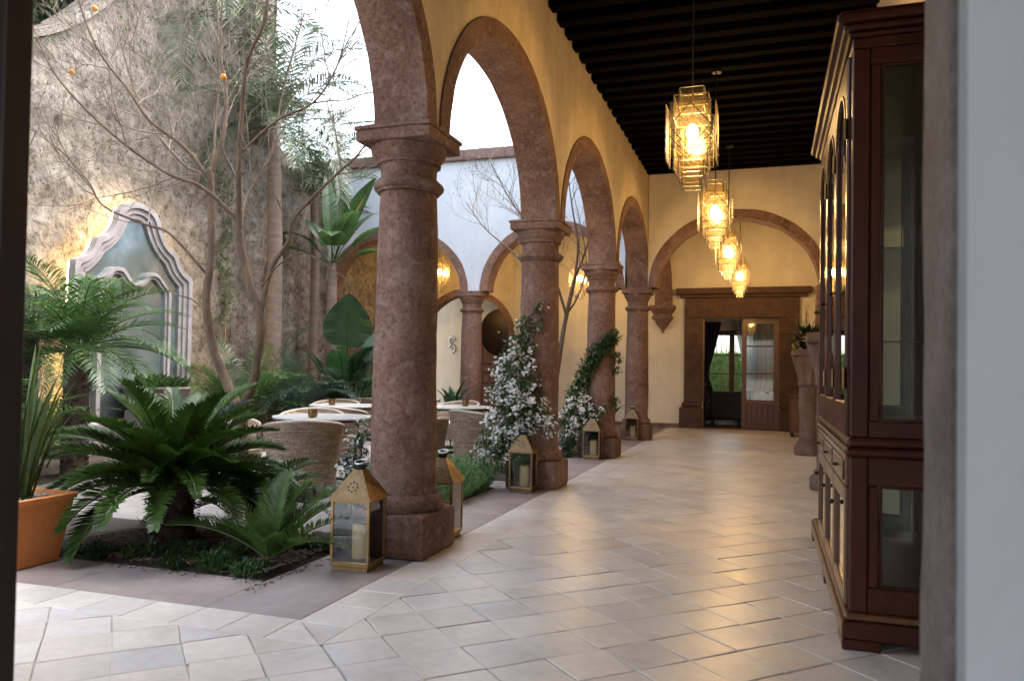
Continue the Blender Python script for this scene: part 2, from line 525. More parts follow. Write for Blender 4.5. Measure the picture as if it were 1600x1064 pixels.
M['nearwood'] = mat_wood("near_dark_wood", (0.014, 0.006, 0.005), (0.028, 0.011, 0.009), 0.5, 'z', 6)
M['jamb'] = mat("grey_brown_jamb_stone", (0.17, 0.14, 0.13), (0.30, 0.26, 0.25), 6, 0.85, 0.7, 40, co='Position', fine=0.35)
M['brass'] = mat("aged_brass", (0.225, 0.15, 0.075), (0.135, 0.085, 0.042), 5, 0.42, 0.1, 30, metal=1.0, rvar=0.1, fine=0.2)
M['brass_dk'] = mat("dark_brass", (0.22, 0.14, 0.065), (0.33, 0.21, 0.10), 6, 0.42, metal=1.0)
M['iron'] = mat("black_iron", (0.012, 0.011, 0.011), (0.03, 0.026, 0.024), 6, 0.5, metal=0.6)
M['tin'] = mat("silvery_metal", (0.72, 0.72, 0.72), (0.5, 0.5, 0.5), 6, 0.3, metal=1.0)
M['glass'] = mat_glass("clear_glass", (0.93, 0.95, 0.94), 0.06)
M['glass_cab'] = mat_glass("cabinet_glass", (0.66, 0.71, 0.69), 0.05)
M['glass_lamp'] = mat_glass("amber_textured_glass", (0.98, 0.95, 0.86), 0.025, 0.011, (0.90, 0.76, 0.46), 0.2)
M['glass_edge'] = mat("pale_glass_edge", (0.13, 0.105, 0.065), (0.18, 0.15, 0.095), 8, 0.3)
M['bulb'] = mat_emit("lamp_bulb", (1.0, 0.80, 0.50), 40.0)
M['led'] = mat_emit("led_strip", (1.0, 0.68, 0.28), 16.0)
M['wax'] = mat("cream_wax", (0.86, 0.66, 0.36), (0.80, 0.60, 0.31), 4, 0.5)
M['wax'].node_tree.nodes["Principled BSDF"].inputs['Subsurface Weight'].default_value = 0.3
M['wick'] = mat("burnt_wick", (0.02, 0.02, 0.02), None, 4, 0.9)
M['terra'] = mat("orange_terracotta", (0.66, 0.24, 0.07), (0.56, 0.185, 0.05), 3, 0.75, 0.15, 30, fine=0.15)
M['pebble'] = mat("pebble", (0.30, 0.25, 0.20), (0.5, 0.43, 0.35), 25, 0.8, co='Position')
M['wicker'] = mat_wicker()
M['rim'] = mat("skylit_wicker_rim", (0.32, 0.26, 0.21), (0.22, 0.17, 0.13), 30, 0.5, 0.4, 60)  # pale tone puts the sky's reflection into the rim colour
M['cushion'] = mat("grey_linen_cushion", (0.46, 0.42, 0.39), (0.38, 0.34, 0.31), 10, 0.9, 0.3, 80)
M['marble'] = mat("white_table_top", (0.52, 0.53, 0.54), (0.45, 0.46, 0.47), 3, 0.16)
M['bark'] = mat("tan_tree_bark", (0.085, 0.052, 0.032), (0.20, 0.130, 0.082), 11, 0.85, 1.0, 60, co='Position', stretch=(1, 1, 0.35), fine=0.3)
M['twig'] = mat("thin_twig", (0.11, 0.085, 0.062), (0.21, 0.17, 0.13), 9, 0.85, co='Position')
M['palmtrunk'] = mat("pale_palm_trunk", (0.20, 0.145, 0.115), (0.12, 0.09, 0.07), 7, 0.85, 0.8, 30, co='Position', stretch=(0.4, 0.4, 2.0))
M['dktrunk'] = mat("shaggy_dark_trunk", (0.030, 0.019, 0.012), (0.065, 0.042, 0.028), 14, 0.95, 0.9, 50, co='Position')
M['cycad'] = mat_leaf("dark_cycad_leaf", (0.028, 0.068, 0.009), (0.062, 0.125, 0.017), 0.35, 0.2)
M['cycad2'] = mat_leaf("fresh_cycad_leaf", (0.060, 0.130, 0.030), (0.125, 0.21, 0.045), 0.35, 0.25)
M['palm'] = mat_leaf("palm_leaf", (0.034, 0.082, 0.020), (0.060, 0.122, 0.030), 0.4, 0.3)
M['palm_gr'] = mat_leaf("blue_green_palm_leaf", (0.030, 0.062, 0.042), (0.055, 0.095, 0.062), 0.45, 0.3)
M['palm_far'] = mat_leaf("grey_green_palm_leaf", (0.055, 0.085, 0.045), (0.09, 0.125, 0.065), 0.5, 0.35)
M['banana'] = mat_leaf("banana_leaf", (0.038, 0.088, 0.028), (0.065, 0.13, 0.04), 0.33, 0.35)
M['bigleaf'] = mat_leaf("broad_dark_leaf", (0.016, 0.048, 0.017), (0.028, 0.070, 0.024), 0.3, 0.25)
M['bluleaf'] = mat_leaf("broad_blue_green_leaf", (0.10, 0.17, 0.15), (0.14, 0.22, 0.19), 0.35, 0.25)
M['sword'] = mat_leaf("sword_leaf", (0.060, 0.105, 0.024), (0.10, 0.145, 0.038), 0.4, 0.25)
M['herb'] = mat_leaf("rosemary_leaf", (0.11, 0.23, 0.075), (0.19, 0.33, 0.13), 0.6, 0.3)
M['ivy'] = mat_leaf("vine_leaf", (0.036, 0.090, 0.024), (0.072, 0.15, 0.040), 0.4, 0.25, 4)
M['petal'] = mat_leaf("white_petal", (0.93, 0.92, 0.89), (0.90, 0.87, 0.84), 0.6, 0.3, 4)
M['bud'] = mat_leaf("pink_bud", (0.55, 0.30, 0.32), (0.65, 0.42, 0.42), 0.6, 0.3, 4)
M['yel'] = mat_leaf("yellow_petal", (0.6, 0.5, 0.12), (0.7, 0.62, 0.25), 0.6, 0.3, 4)
M['tree_dk'] = mat_leaf("dark_tree_leaf", (0.020, 0.042, 0.018), (0.035, 0.065, 0.026), 0.5, 0.2)
M['orange'] = mat("orange_fruit", (0.85, 0.30, 0.02), (0.8, 0.24, 0.02), 4, 0.5)
M['frame'] = mat("carved_grey_stone", (0.20, 0.18, 0.175), (0.30, 0.275, 0.27), 4, 0.7, 0.3, 30, co='Position')
M['mirror'] = mat("antiqued_mirror", (0.50, 0.60, 0.60), (0.22, 0.29, 0.29), 2.5, 0.14, metal=0.8, co='Position', rvar=0.05)
M['pedestal'] = mat("carved_mauve_stone", (0.125, 0.078, 0.062), (0.21, 0.145, 0.125), 5, 0.85, 0.6, 30, co='Position')
M['urn'] = mat("dark_stone_urn", (0.14, 0.115, 0.105), (0.22, 0.19, 0.17), 6, 0.85, 0.5, 40, co='Position')
M['fabric_dk'] = mat("black_fabric", (0.008, 0.008, 0.009), (0.014, 0.014, 0.015), 9, 0.85)
M['sheer'] = mat_glass("sheer_curtain", (0.75, 0.75, 0.75), 0.01, 0.6, (0.85, 0.84, 0.82), 0.9)
M['curt_dk'] = mat("dark_curtain", (0.03, 0.02, 0.02), (0.05, 0.035, 0.03), 6, 0.9)
M['curt_tan'] = mat("tan_curtain", (0.42, 0.30, 0.16), (0.5, 0.37, 0.21), 6, 0.9)
M['roomfloor'] = mat_wood("dark_room_floor", (0.05, 0.028, 0.018), (0.09, 0.05, 0.03), 0.2, 'y', 5)
M['hedge'] = mat_leaf("hedge_leaf", (0.06, 0.13, 0.03), (0.12, 0.21, 0.06), 0.5, 0.3, 4)
M['reed'] = mat_wood("reddish_cane", (0.26, 0.12, 0.07), (0.36, 0.19, 0.12), 0.55, 'z', 9)
M['gong'] = mat("dark_bronze", (0.030, 0.018, 0.012), (0.055, 0.033, 0.02), 3, 0.42, metal=0.7)
M['coping'] = mat("brown_coping_stone", (0.17, 0.10, 0.085), (0.23, 0.15, 0.13), 4, 0.85, 0.4, 30, co='Position')
M['pillow'] = mat("pale_cushion", (0.5, 0.48, 0.46), (0.35, 0.33, 0.32), 6, 0.9)
#@@SETTING
# ================================================================== SETTING
XC = -2.421
COLY = [1.58, 4.961, 8.323, 11.706, 15.176]
ZS = 2.925          # springing of the arches (top of the capitals)
ZC = 5.06           # underside of the beams
XR = 1.05           # right wall of the corridor
YB = 15.176         # arcade across the back of the courtyard
BX = [-2.421, -5.89, -9.32]
YD = 19.05          # wall with the far door
XW = -9.25          # tall stone wall
FAR_ARCH = (-7.55, 1.35, 1.22, 2.22)   # centre, half width, rise, springing

def struct(o): return tag(o, kind='structure')

# ground to the horizon
g = MB(); g.add([(-300, -300, -0.06), (300, -300, -0.06), (300, 300, -0.06), (-300, 300, -0.06)], [(0, 1, 2, 3)])
struct(g.build("ground", M['ground']))
g = MB(); g.add([(XW - 0.3, 3.4, -0.012), (-2.3, 3.4, -0.012), (-2.3, 19.2, -0.012), (XW - 0.3, 19.2, -0.012)], [(0, 1, 2, 3)])
struct(g.build("courtyard_paving", M['paver']))

# ---- tiled floor, diagonal grid with a straight course along the border
floor_base = MB()
floor_base.add([(-6.5, -3.0, -0.006), (1.5, -3.0, -0.006), (1.5, 3.41, -0.006), (-6.5, 3.41, -0.006)], [(0, 1, 2, 3)])
floor_base.add([(-2.3, 3.41, -0.006), (1.3, 3.41, -0.006), (1.3, 19.2, -0.006), (-2.3, 19.2, -0.006)], [(0, 1, 2, 3)])
FLOOR = struct(floor_base.build("corridor_floor", M['mortar']))

def clip(poly, nx, ny, d):      # keep nx*x+ny*y<=d
    out = []
    for i in range(len(poly)):
        a, b = poly[i], poly[(i + 1) % len(poly)]
        da, db = nx * a[0] + ny * a[1] - d, nx * b[0] + ny * b[1] - d
        if da <= 0: out.append(a)
        if (da < 0 < db) or (db < 0 < da):
            t = da / (da - db); out.append((a[0] + (b[0] - a[0]) * t, a[1] + (b[1] - a[1]) * t))
    return out
def area(p):
    return abs(sum(p[i][0] * p[(i + 1) % len(p)][1] - p[(i + 1) % len(p)][0] * p[i][1] for i in range(len(p)))) / 2
tiles = []
S = 0.2828; EX, EY = -1.915, 3.105
for i in range(-40, 90):
    for j in range(-30, 90):
        u0, v0 = 0.0 + i * S, 0.16 + j * S     # u along (1,1)/sqrt2, v along (-1,1)/sqrt2
        jt = lambda: random.uniform(-0.0065, 0.0065)
        q = []
        for (du, dv) in ((0, 0), (S, 0), (S, S), (0, S)):
            u, v = u0 + du, v0 + dv
            q.append(((u - v) / sqrt(2) + jt(), (u + v) / sqrt(2) + jt()))
        cx = sum(p[0] for p in q) / 4; cy = sum(p[1] for p in q) / 4
        if cx < -5.6 or cx > XR + 0.2 or cy < 1.0 or cy > YD + 0.2: continue
        if max(p[1] for p in q) > EY and min(p[0] for p in q) < EX:
            if min(p[1] for p in q) >= EY: q = clip(q, -1, 0, -EX)
            elif max(p[0] for p in q) <= EX: q = clip(q, 0, 1, EY)
            else:
                q2 = clip(clip(q, 0, -1, -EY), -1, 0, -EX)
                if len(q2) > 2 and area(q2) > 0.002: tiles.append(q2)
                q = clip(q, 0, 1, EY)
        if len(q) > 2: q = clip(q, 1, 0, XR - 0.003)
        if len(q) > 2: q = clip(q, 0, 1, YD + 0.1)
        if len(q) > 2 and area(q) > 0.003: tiles.append(q)
y = EY + 0.0
while y < YD:
    L = random.uniform(0.26, 0.31)
    q = [(-2.205, y), (EX, y), (EX, min(y + L, YD)), (-2.205, min(y + L, YD))]
    if y == EY: q = [(-2.205, EY + 0.285), (EX, EY), (EX, y + L), (-2.205, y + L)]
    tiles.append(q); y += L
x = EX
while x > -5.5:
    L = random.uniform(0.26, 0.31)
    q = [(x - L, EY), (x, EY), (x, 3.388), (x - L, 3.388)]
    if x == EX: q = [(x - L, EY), (x, EY), (-2.205, 3.388), (x - L, 3.388)]
    tiles.append(q); x -= L
def score(q):
    cx = sum(p[0] for p in q) / len(q); cy = sum(p[1] for p in q) / len(q)
    v = Vector((cx, cy, -1.25)); d = v.dot(FWD)
    if d < 0.5: return 0
    px = v.dot(RGT) / d * 1214 / 800; py = v.dot(UPV) / d * 1214 / 532
    if abs(px) > 1.06 or py < -1.12: return 0
    if cx > 0.45 and 3.95 < cy < 6.6: return 0
    return area(q) / d ** 3
tiles.sort(key=score, reverse=True)
def tile_geo(mb, q, vals, top=0.004, jitter=0.0013, gap=0.0022, ch=0.0035):
    cx = sum(p[0] for p in q) / len(q); cy = sum(p[1] for p in q) / len(q)
    n = len(q)
    def ins(p, d):
        L = hypot(p[0] - cx, p[1] - cy); k = max(0.2, (L - d * 1.4) / L)
        return (cx + (p[0] - cx) * k, cy + (p[1] - cy) * k)
    tx, ty, tz = random.gauss(0, 0.0022), random.gauss(0, 0.0022), random.gauss(0, jitter * 0.7)
    Z = lambda p, z: z + tz + (p[0] - cx) * tx + (p[1] - cy) * ty
    lo = [ins(p, gap) for p in q]; hi = [ins(p, gap + ch) for p in q]
    vs = [(p[0], p[1], -0.02) for p in lo] + [(p[0], p[1], Z(p, top - 0.003)) for p in lo] + [(p[0], p[1], Z(p, top)) for p in hi]
    fs = [tuple(range(2 * n, 3 * n))]
    for i in range(n):
        j = (i + 1) % n
        fs += [(i, j, n + j, n + i), (n + i, n + j, 2 * n + j, 2 * n + i)]
    mb.add(vs, fs)
    r = random.random()
    vals += [r] * len(fs)
def set_rnd(o, vals):
    a = o.data.attributes.new("rnd", 'FLOAT', 'FACE')
    a.data.foreach_set("value", vals)
for q in tiles[:300]:
    mb = MB(); vals = []; tile_geo(mb, q, vals)
    set_rnd(mb.build("tile", M['tile'], FLOOR, fix=False), vals)
mb = MB(); vals = []
for q in tiles[300:]: tile_geo(mb, q, vals)
far = mb.build("far_tile", M['tile'], FLOOR, fix=False); set_rnd(far, vals); tag(far, kind='stuff')

# ---- border of long slabs round the planted court
bb = MB(); bb.box(-2.80, -2.205, 3.39, 15.3, -0.05, -0.003); bb.box(-6.2, -2.80, 3.39, 3.93, -0.05, -0.003)
BORDER = struct(bb.build("stone_border", M['mortar']))
y = 3.39
while y < 15.2:
    L = random.uniform(0.85, 1.15); y2 = min(y + L, 15.3)
    mb = MB(); vals = []; tile_geo(mb, [(-2.80, y), (-2.207, y), (-2.207, y2), (-2.80, y2)], vals, 0.003, 0.0006, 0.002, 0.004)
    set_rnd(mb.build("slab", M['slab'], BORDER, fix=False), vals); y = y2
x = -2.80
while x > -6.1:
    L = random.uniform(0.8, 1.1)
    mb = MB(); vals = []; tile_geo(mb, [(x - L, 3.39), (x, 3.39), (x, 3.93), (x - L, 3.93)], vals, 0.003, 0.0006, 0.002, 0.004)
    set_rnd(mb.build("slab", M['slab'], BORDER, fix=False), vals); x -= L

# ---- planting beds
def soil(name, x0, x1, y0, y1):
    nx, ny = max(3, int((x1 - x0) / 0.09)), max(3, int((y1 - y0) / 0.09))
    vs = []; fs = []
    for i in range(nx + 1):
        for j in range(ny + 1):
            X = x0 + (x1 - x0) * i / nx; Y = y0 + (y1 - y0) * j / ny
            e = 0 if i in (0, nx) or j in (0, ny) else 1
            vs.append((X, Y, -0.008 + e * (0.012 + 0.022 * (vnoise(X * 5, Y * 5) + 0.6))))
    for i in range(nx):
        for j in range(ny):
            a = i * (ny + 1) + j
            fs.append((a, a + ny + 1, a + ny + 2, a + 1))
    m = MB(); m.add(vs, fs)
    return struct(m.build(name, M['soil'], smooth=True))
soil("soil", -6.2, -2.805, 3.935, 5.15)
soil("soil", -3.55, -2.805, 5.9, 8.05)
soil("soil", -3.4, -2.805, 8.6, 14.4)
soil("soil", XW + 0.05, -7.3, 4.5, 14.8)
mb = MB()
for k in range(2600):
    X = random.uniform(-4.6, -2.83); Y = random.uniform(3.95, 5.1)
    s = random.uniform(0.008, 0.022); a = random.uniform(0, pi); t = random.uniform(-0.5, 0.5)
    z = 0.012 + 0.022 * (vnoise(X * 5, Y * 5) + 0.6) + 0.004
    dx, dy = cos(a) * s, sin(a) * s; ex, ey = -sin(a) * s * 0.5, cos(a) * s * 0.5; h = t * s
    mb.add([(X - dx - ex, Y - dy - ey, z - h), (X + dx - ex, Y + dy - ey, z + h), (X + dx + ex, Y + dy + ey, z + h + 0.003), (X - dx + ex, Y - dy + ey, z - h + 0.003), (X, Y, z + 0.008)], [(0, 1, 4), (1, 2, 4), (2, 3, 4), (3, 0, 4)])
for k in range(260):
    if random.random() < 0.5: X, Y = random.uniform(-4.6, -2.7), 3.935 - abs(random.gauss(0, 0.05))
    else: X, Y = -2.80 + abs(random.gauss(0, 0.05)), random.uniform(3.7, 5.2)
    s = random.uniform(0.004, 0.012); a = random.uniform(0, pi); z = 0.006
    dx, dy = cos(a) * s, sin(a) * s; ex, ey = -sin(a) * s * 0.5, cos(a) * s * 0.5
    mb.add([(X - dx - ex, Y - dy - ey, z), (X + dx - ex, Y + dy - ey, z), (X + dx + ex, Y + dy + ey, z + 0.002), (X - dx + ex, Y - dy + ey, z + 0.001), (X, Y, z + 0.004)], [(0, 1, 4), (1, 2, 4), (2, 3, 4), (3, 0, 4)])
tag(mb.build("bark_mulch", M['bark_chip'], fix=False), "brown bark chips scattered over the soil of the front planting bed", "mulch", kind='stuff')

# ---- arcade walls
def ell(mid, a, b, zs, n=40):
    return [(mid - a * cos(pi * k / n), zs + b * sin(pi * k / n)) for k in range(n + 1)]
def bay(parent, c0, c1, bo, zs, ztop, d0, d1, ax, mA, mB, ring_w=0.165, mid=None, ao=None, bi=None):
    """one arch of a wall: plaster on both faces and a stone ring with its soffit"""
    mid = (c0 + c1) / 2 if mid is None else mid
    ao = (c1 - c0) / 2 - 0.03 if ao is None else ao
    pts = ell(mid, ao - 0.01, bo - 0.01, zs)
    poly = [(c0, zs)] + pts + [(c1, zs), (c1, ztop), (c0, ztop)]
    if abs(pts[0][0] - c0) < 1e-4: poly = pts + [(c1, zs), (c1, ztop), (c0, ztop)]
    dm = (d0 + d1) / 2
    w1 = MB(); w1.prism(poly, d0, dm - 0.002, ax); w1.build("plaster_bay", mA, parent)
    w2 = MB(); w2.prism(poly, dm + 0.002, d1, ax); w2.build("plaster_bay", mB, parent)
    outer = ell(mid, ao, bo, zs, 56); inner = ell(mid, ao - ring_w, bo - ring_w, zs, 56)
    sd = c0 * 3.1
    outer = [(p[0] + 0.006 * vnoise(i * 0.5, sd), p[1] + 0.006 * vnoise(i * 0.5, sd + 5)) for i, p in enumerate(outer)]
    inner = [(p[0] + 0.009 * vnoise(i * 0.45, sd + 9), p[1] + 0.009 * vnoise(i * 0.45, sd + 3)) for i, p in enumerate(inner)]
    s = 1 if d1 > d0 else -1
    r = MB(); r.ring(outer, inner, d0 - s * 0.014, d1 + s * 0.014, ax); r.build("arch_ring", M['col'], parent, smooth=30)

ARC = thing("arcade_wall", "ochre plastered arcade wall on brown stone arches along the corridor", "wall")
ys = COLY + [YD]
for i in range(5):
    bay(ARC, ys[i], ys[i + 1] if i < 4 else YD - 0.002, 1.37 if i < 4 else 1.45, ZS, 5.66, -2.21, -2.585, 'x', M['ochre'], M['white'] if i < 4 else M['ochre'])
m = MB(); m.box(-2.585, -2.21, 1.42, COLY[0] - 0.002, 0.0, 5.66); m.build("end_pier", M['ochre'], ARC)
m = MB(); m.box(-2.72, -2.12, 1.42, 15.5, 5.662, 5.86, 0.02); m.build("coping", M['coping'], ARC)

BACK = thing("courtyard_back_wall", "white upper wall on grey brown arches closing the far end of the courtyard", "wall")
for i in range(2):
    bay(BACK, BX[i + 1], BX[i] - (0.225 if i == 0 else 0), 1.40, ZS, 5.64, YB - 0.19, YB + 0.19, 'y', M['white'], M['ochre'], 0.17,
        mid=(BX[i] + BX[i + 1]) / 2, ao=(BX[i] - BX[i + 1]) / 2 - 0.03 if i else (BX[i] - BX[i + 1]) / 2 - 0.232)
x = BX[2] - 0.3
while x < BX[0] - 0.24:
    x2 = min(x + 0.9, BX[0] - 0.24)
    m = MB(); m.box(x + 0.002, x2 - 0.002, YB - 0.30, YB + 0.30, 5.642, 5.86, 0.012); m.build("coping", M['coping'], BACK); x = x2
# roof slab behind the coping
m = MB(); m.box(BX[2] - 0.3, -2.66, YB + 0.31, YD + 0.4, 5.30, 5.5); m.build("roof_slab", M['coping'], BACK)

# iron railing on the roof
RL = thing("iron_railing", "thin black iron railing on the roof above the white wall", "railing", (0, 0, 0))
m = MB()
m.bar((-9.2, YB + 0.12, 6.78), (-6.9, YB + 0.12, 6.78), 0.016); m.build("top_rail", M['iron'], RL)
m = MB(); m.bar((-9.2, YB + 0.12, 5.95), (-6.9, YB + 0.12, 5.95), 0.012); m.build("bottom_rail", M['iron'], RL)
x = -9.2
while x < -6.85:
    m = MB(); m.bar((x, YB + 0.12, 5.86), (x, YB + 0.12, 6.78), 0.008); m.build("baluster", M['iron'], RL); x += 0.125

# transverse arch across the end of the corridor
TR = thing("corridor_end_arch", "plastered cross wall with a wide low brown arch at the corridor's end", "wall")
bay(TR, -2.198, XR, 1.43, ZS, ZC + 0.24, YB - 0.22, YB + 0.22, 'y', M['cream'], M['ochre'], 0.165, mid=-0.575, ao=1.62)
m = MB(); m.box(XR - 0.22, XR - 0.003, YB - 0.215, YB + 0.215, 0.0, ZS - 0.002, 0.01); m.build("wall_pier", M['col'], TR)

# right hand wall
RW = thing("corridor_side_wall", "long plain ochre plaster wall behind the tall wooden cabinet", "wall")
m = MB(); m.box(XR, XR + 0.3, 1.42, YD + 0.3, -0.02, 5.5); m.build("plaster_face", M['cream'], RW)

# door wall, with the far doorway and an arched opening in the back gallery
DW = thing("gallery_wall", "cream plaster wall of the back gallery holding the far doorway", "wall")
def wbox(x0, x1, z0, z1, mt='cream', y0=YD, y1=YD + 0.3):
    m = MB(); m.box(x0, x1, y0, y1, z0, z1); m.build("plaster_face", M[mt], DW)
DX0, DX1, DZ = -1.47, 0.255, 2.63
fc, fa, fb, fz = FAR_ARCH
wbox(DX1, XR + 0.3, -0.02, 5.5); wbox(DX0, DX1, DZ, 5.5); wbox(fc + fa + 0.002, DX0, -0.02, 5.5); wbox(XW - 0.3, fc - fa - 0.002, -0.02, 5.5)
bay(DW, fc - fa, fc + fa, fb, fz, 5.5, YD, YD + 0.3, 'y', M['ochre'], M['cream'], 0.17, ao=fa)
for sx in (-1, 1):
    m = MB(); xa = fc + sx * (fa - 0.17); xb = fc + sx * fa
    m.box(min(xa, xb), max(xa, xb), YD - 0.014, YD + 0.314, -0.01, fz - 0.002); m.build("jamb", M['col'], DW)
m = MB(); m.box(-9.0, DX0 - 0.5, YD - 0.02, YD, 0.0, 0.10); m.build("skirting", M['col'], DW)
# the little lobby behind that arch
LB = thing("lobby_wall", "pale cream wall seen through the arch beyond the courtyard", "wall")
m = MB(); m.box(XW - 0.3, -5.2, 20.7, 20.9, -0.02, 4.2); m.build("rear_face", M['cream'], LB)
m = MB(); m.box(-5.4, -5.2, YD + 0.32, 20.698, -0.02, 4.2); m.build("side_face", M['cream'], LB)
m = MB(); m.box(XW - 0.3, -5.2, YD + 0.3, 20.9, 4.202, 4.35); m.build("lobby_ceiling", M['cream'], LB)
struct(MB().box(XW - 0.3, -5.2, YD + 0.15, 20.9, -0.05, -0.008).build("lobby_floor", M['paver']))

# ceiling
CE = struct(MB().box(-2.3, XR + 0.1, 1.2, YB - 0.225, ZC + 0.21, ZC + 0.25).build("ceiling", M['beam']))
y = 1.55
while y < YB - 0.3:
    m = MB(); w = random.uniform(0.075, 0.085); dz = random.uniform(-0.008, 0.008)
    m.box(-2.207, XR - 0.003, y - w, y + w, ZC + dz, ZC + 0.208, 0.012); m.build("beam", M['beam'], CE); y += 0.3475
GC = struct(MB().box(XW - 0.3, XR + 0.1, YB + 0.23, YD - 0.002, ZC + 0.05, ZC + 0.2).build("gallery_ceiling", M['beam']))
struct(MB().box(-2.7, XR + 0.4, 1.0, YB + 0.4, 5.34, 5.5).build("corridor_roof", M['coping']))
struct(MB().box(-2.19, XR + 0.4, YB + 0.4, 24.6, 5.52, 5.6).build("gallery_roof", M['coping']))

# ---- tall rubble wall on the left
def wtop(Y):
    if Y < 7.4: return 5.28 + 0.15 * max(0, (Y - 6.4))
    if Y < 12.9:
        t = (Y - 7.4); return 5.42 + 0.42 * t + 0.26 * t * t if Y < 10.6 else 9.4
    return 5.62
W = MB(); vs = []; fs = []
Ys = list(np.arange(2.6, 12.9, 0.07)) + [12.9, 12.902] + list(np.arange(13.0, 19.1, 0.14))
NZ = 120
for Y in Ys:
    T = min(9.4, wtop(Y))
    for k in range(NZ + 1):
        z = T * k / NZ
        d = 0.03 * vnoise(Y * 0.9, z * 0.9) + 0.035 * vnoise(Y * 2.7, z * 2.7, 3) + 0.026 * vnoise(Y * 6, z * 6, 9) - 0.05 * max(0, vnoise(Y * 4.3, z * 4.3, 17) - 0.35)
        vs.append((XW + d, Y, z))
    vs.append((XW - 0.6, Y, T))
st = NZ + 2
for i in range(len(Ys) - 1):
    for k in range(NZ + 1):
        fs.append((i * st + k, (i + 1) * st + k, (i + 1) * st + k + 1, i * st + k + 1))
W.add(vs, fs)
tag(W.build("stone_wall", M['rubble'], smooth='all'), "tall weathered rubble stone wall along the left of the courtyard", "wall")
# pale coping following the sweep of its top
m = MB(); pts = []
for Y in np.arange(5.5, 10.55, 0.15): pts.append((Y, wtop(Y)))
m.ring([(p[0], p[1] + 0.13) for p in pts], [(p[0], p[1] + 0.02) for p in pts], XW - 0.6, XW + 0.12, 'x')
tag(m.build("wall_coping", M['rubble'], smooth=30), "pale curved coping sweeping up the top of the rubble wall", "coping")

# ---- the doorway we look through
NW = thing("near_wall", "blurred pale grey plaster wall at the right edge beside the stone jamb", "wall")
MB().box(0.245, 3.2, 1.14, 1.195, -0.02, 5.3).build("plaster_face", M['near'], NW)
m = MB()
vs = []; fs = []; nz = 120
for k in range(nz + 1):
    z = -0.02 + 3.1 * k / nz
    for i, (Yj, off) in enumerate(((1.196, 0.0), (1.25, 0.0), (1.33, 0.0), (1.40, 0.0), (1.42, 0.03))):
        vs.append((0.236 + off + 0.0025 * vnoise(z * 9, i * 1.7) + 0.004 * vnoise(z * 2.5, i), Yj + 0.003 * vnoise(z * 11, i * 3.1, 4), z))
    vs.append((0.6, 1.42, z)); vs.append((0.6, 1.196, z))
for k in range(nz):
    for i in range(7):
        j = (i + 1) % 7
        fs.append((k * 7 + i, k * 7 + j, (k + 1) * 7 + j, (k + 1) * 7 + i))
m.add(vs, fs); m.build("stone_jamb", M['jamb'], NW, smooth=35)
MB().box(-2.6, 3.2, 1.14, 1.41, 3.1, 5.3).build("lintel_wall", M['near'], NW)
# the room the camera stands in, unseen; added to dim the near wall
MB().box(3.2, 3.4, -3.4, 1.41, -0.02, 3.5).build("side_face", M['near'], NW)
MB().box(-3.2, -3.0, -3.4, 1.10, -0.02, 3.5).build("side_face", M['near'], NW)
MB().box(-3.2, -2.55, 1.14, 1.195, -0.02, 3.5).build("plaster_face", M['near'], NW)
MB().box(-3.0, -2.4, -3.4, -3.2, -0.02, 3.5).build("rear_face", M['near'], NW)  # rear opening is invented, sized to light the near wall
MB().box(2.6, 3.2, -3.4, -3.2, -0.02, 3.5).build("rear_face", M['near'], NW)
MB().box(-2.4, 2.6, -3.4, -3.2, 3.1, 3.5).build("rear_face", M['near'], NW)
MB().box(-3.2, 3.4, -3.4, 1.139, 3.502, 3.6).build("room_ceiling", M['near'], NW)
DL = thing("door_leaf", "nearly black wooden door leaf cut off by the left edge", "door", (0, 0, 0))
MB().box(-1.60, -1.463, 1.15, 1.215, 0.01, 3.05, 0.004).build("stile", M['nearwood'], DL)
MB().box(-2.5, -2.36, 1.15, 1.215, 0.01, 3.05, 0.004).build("stile", M['nearwood'], DL)
for z in (0.01, 1.0, 2.0, 2.9): MB().box(-2.358, -1.602, 1.155, 1.21, z, z + 0.15, 0.004).build("rail", M['nearwood'], DL)
for z in (0.162, 1.152, 2.152): MB().box(-2.357, -1.603, 1.17, 1.195, z, z + (0.836 if z < 1 else (0.846 if z < 2 else 0.746))).build("panel", M['nearwood'], DL)

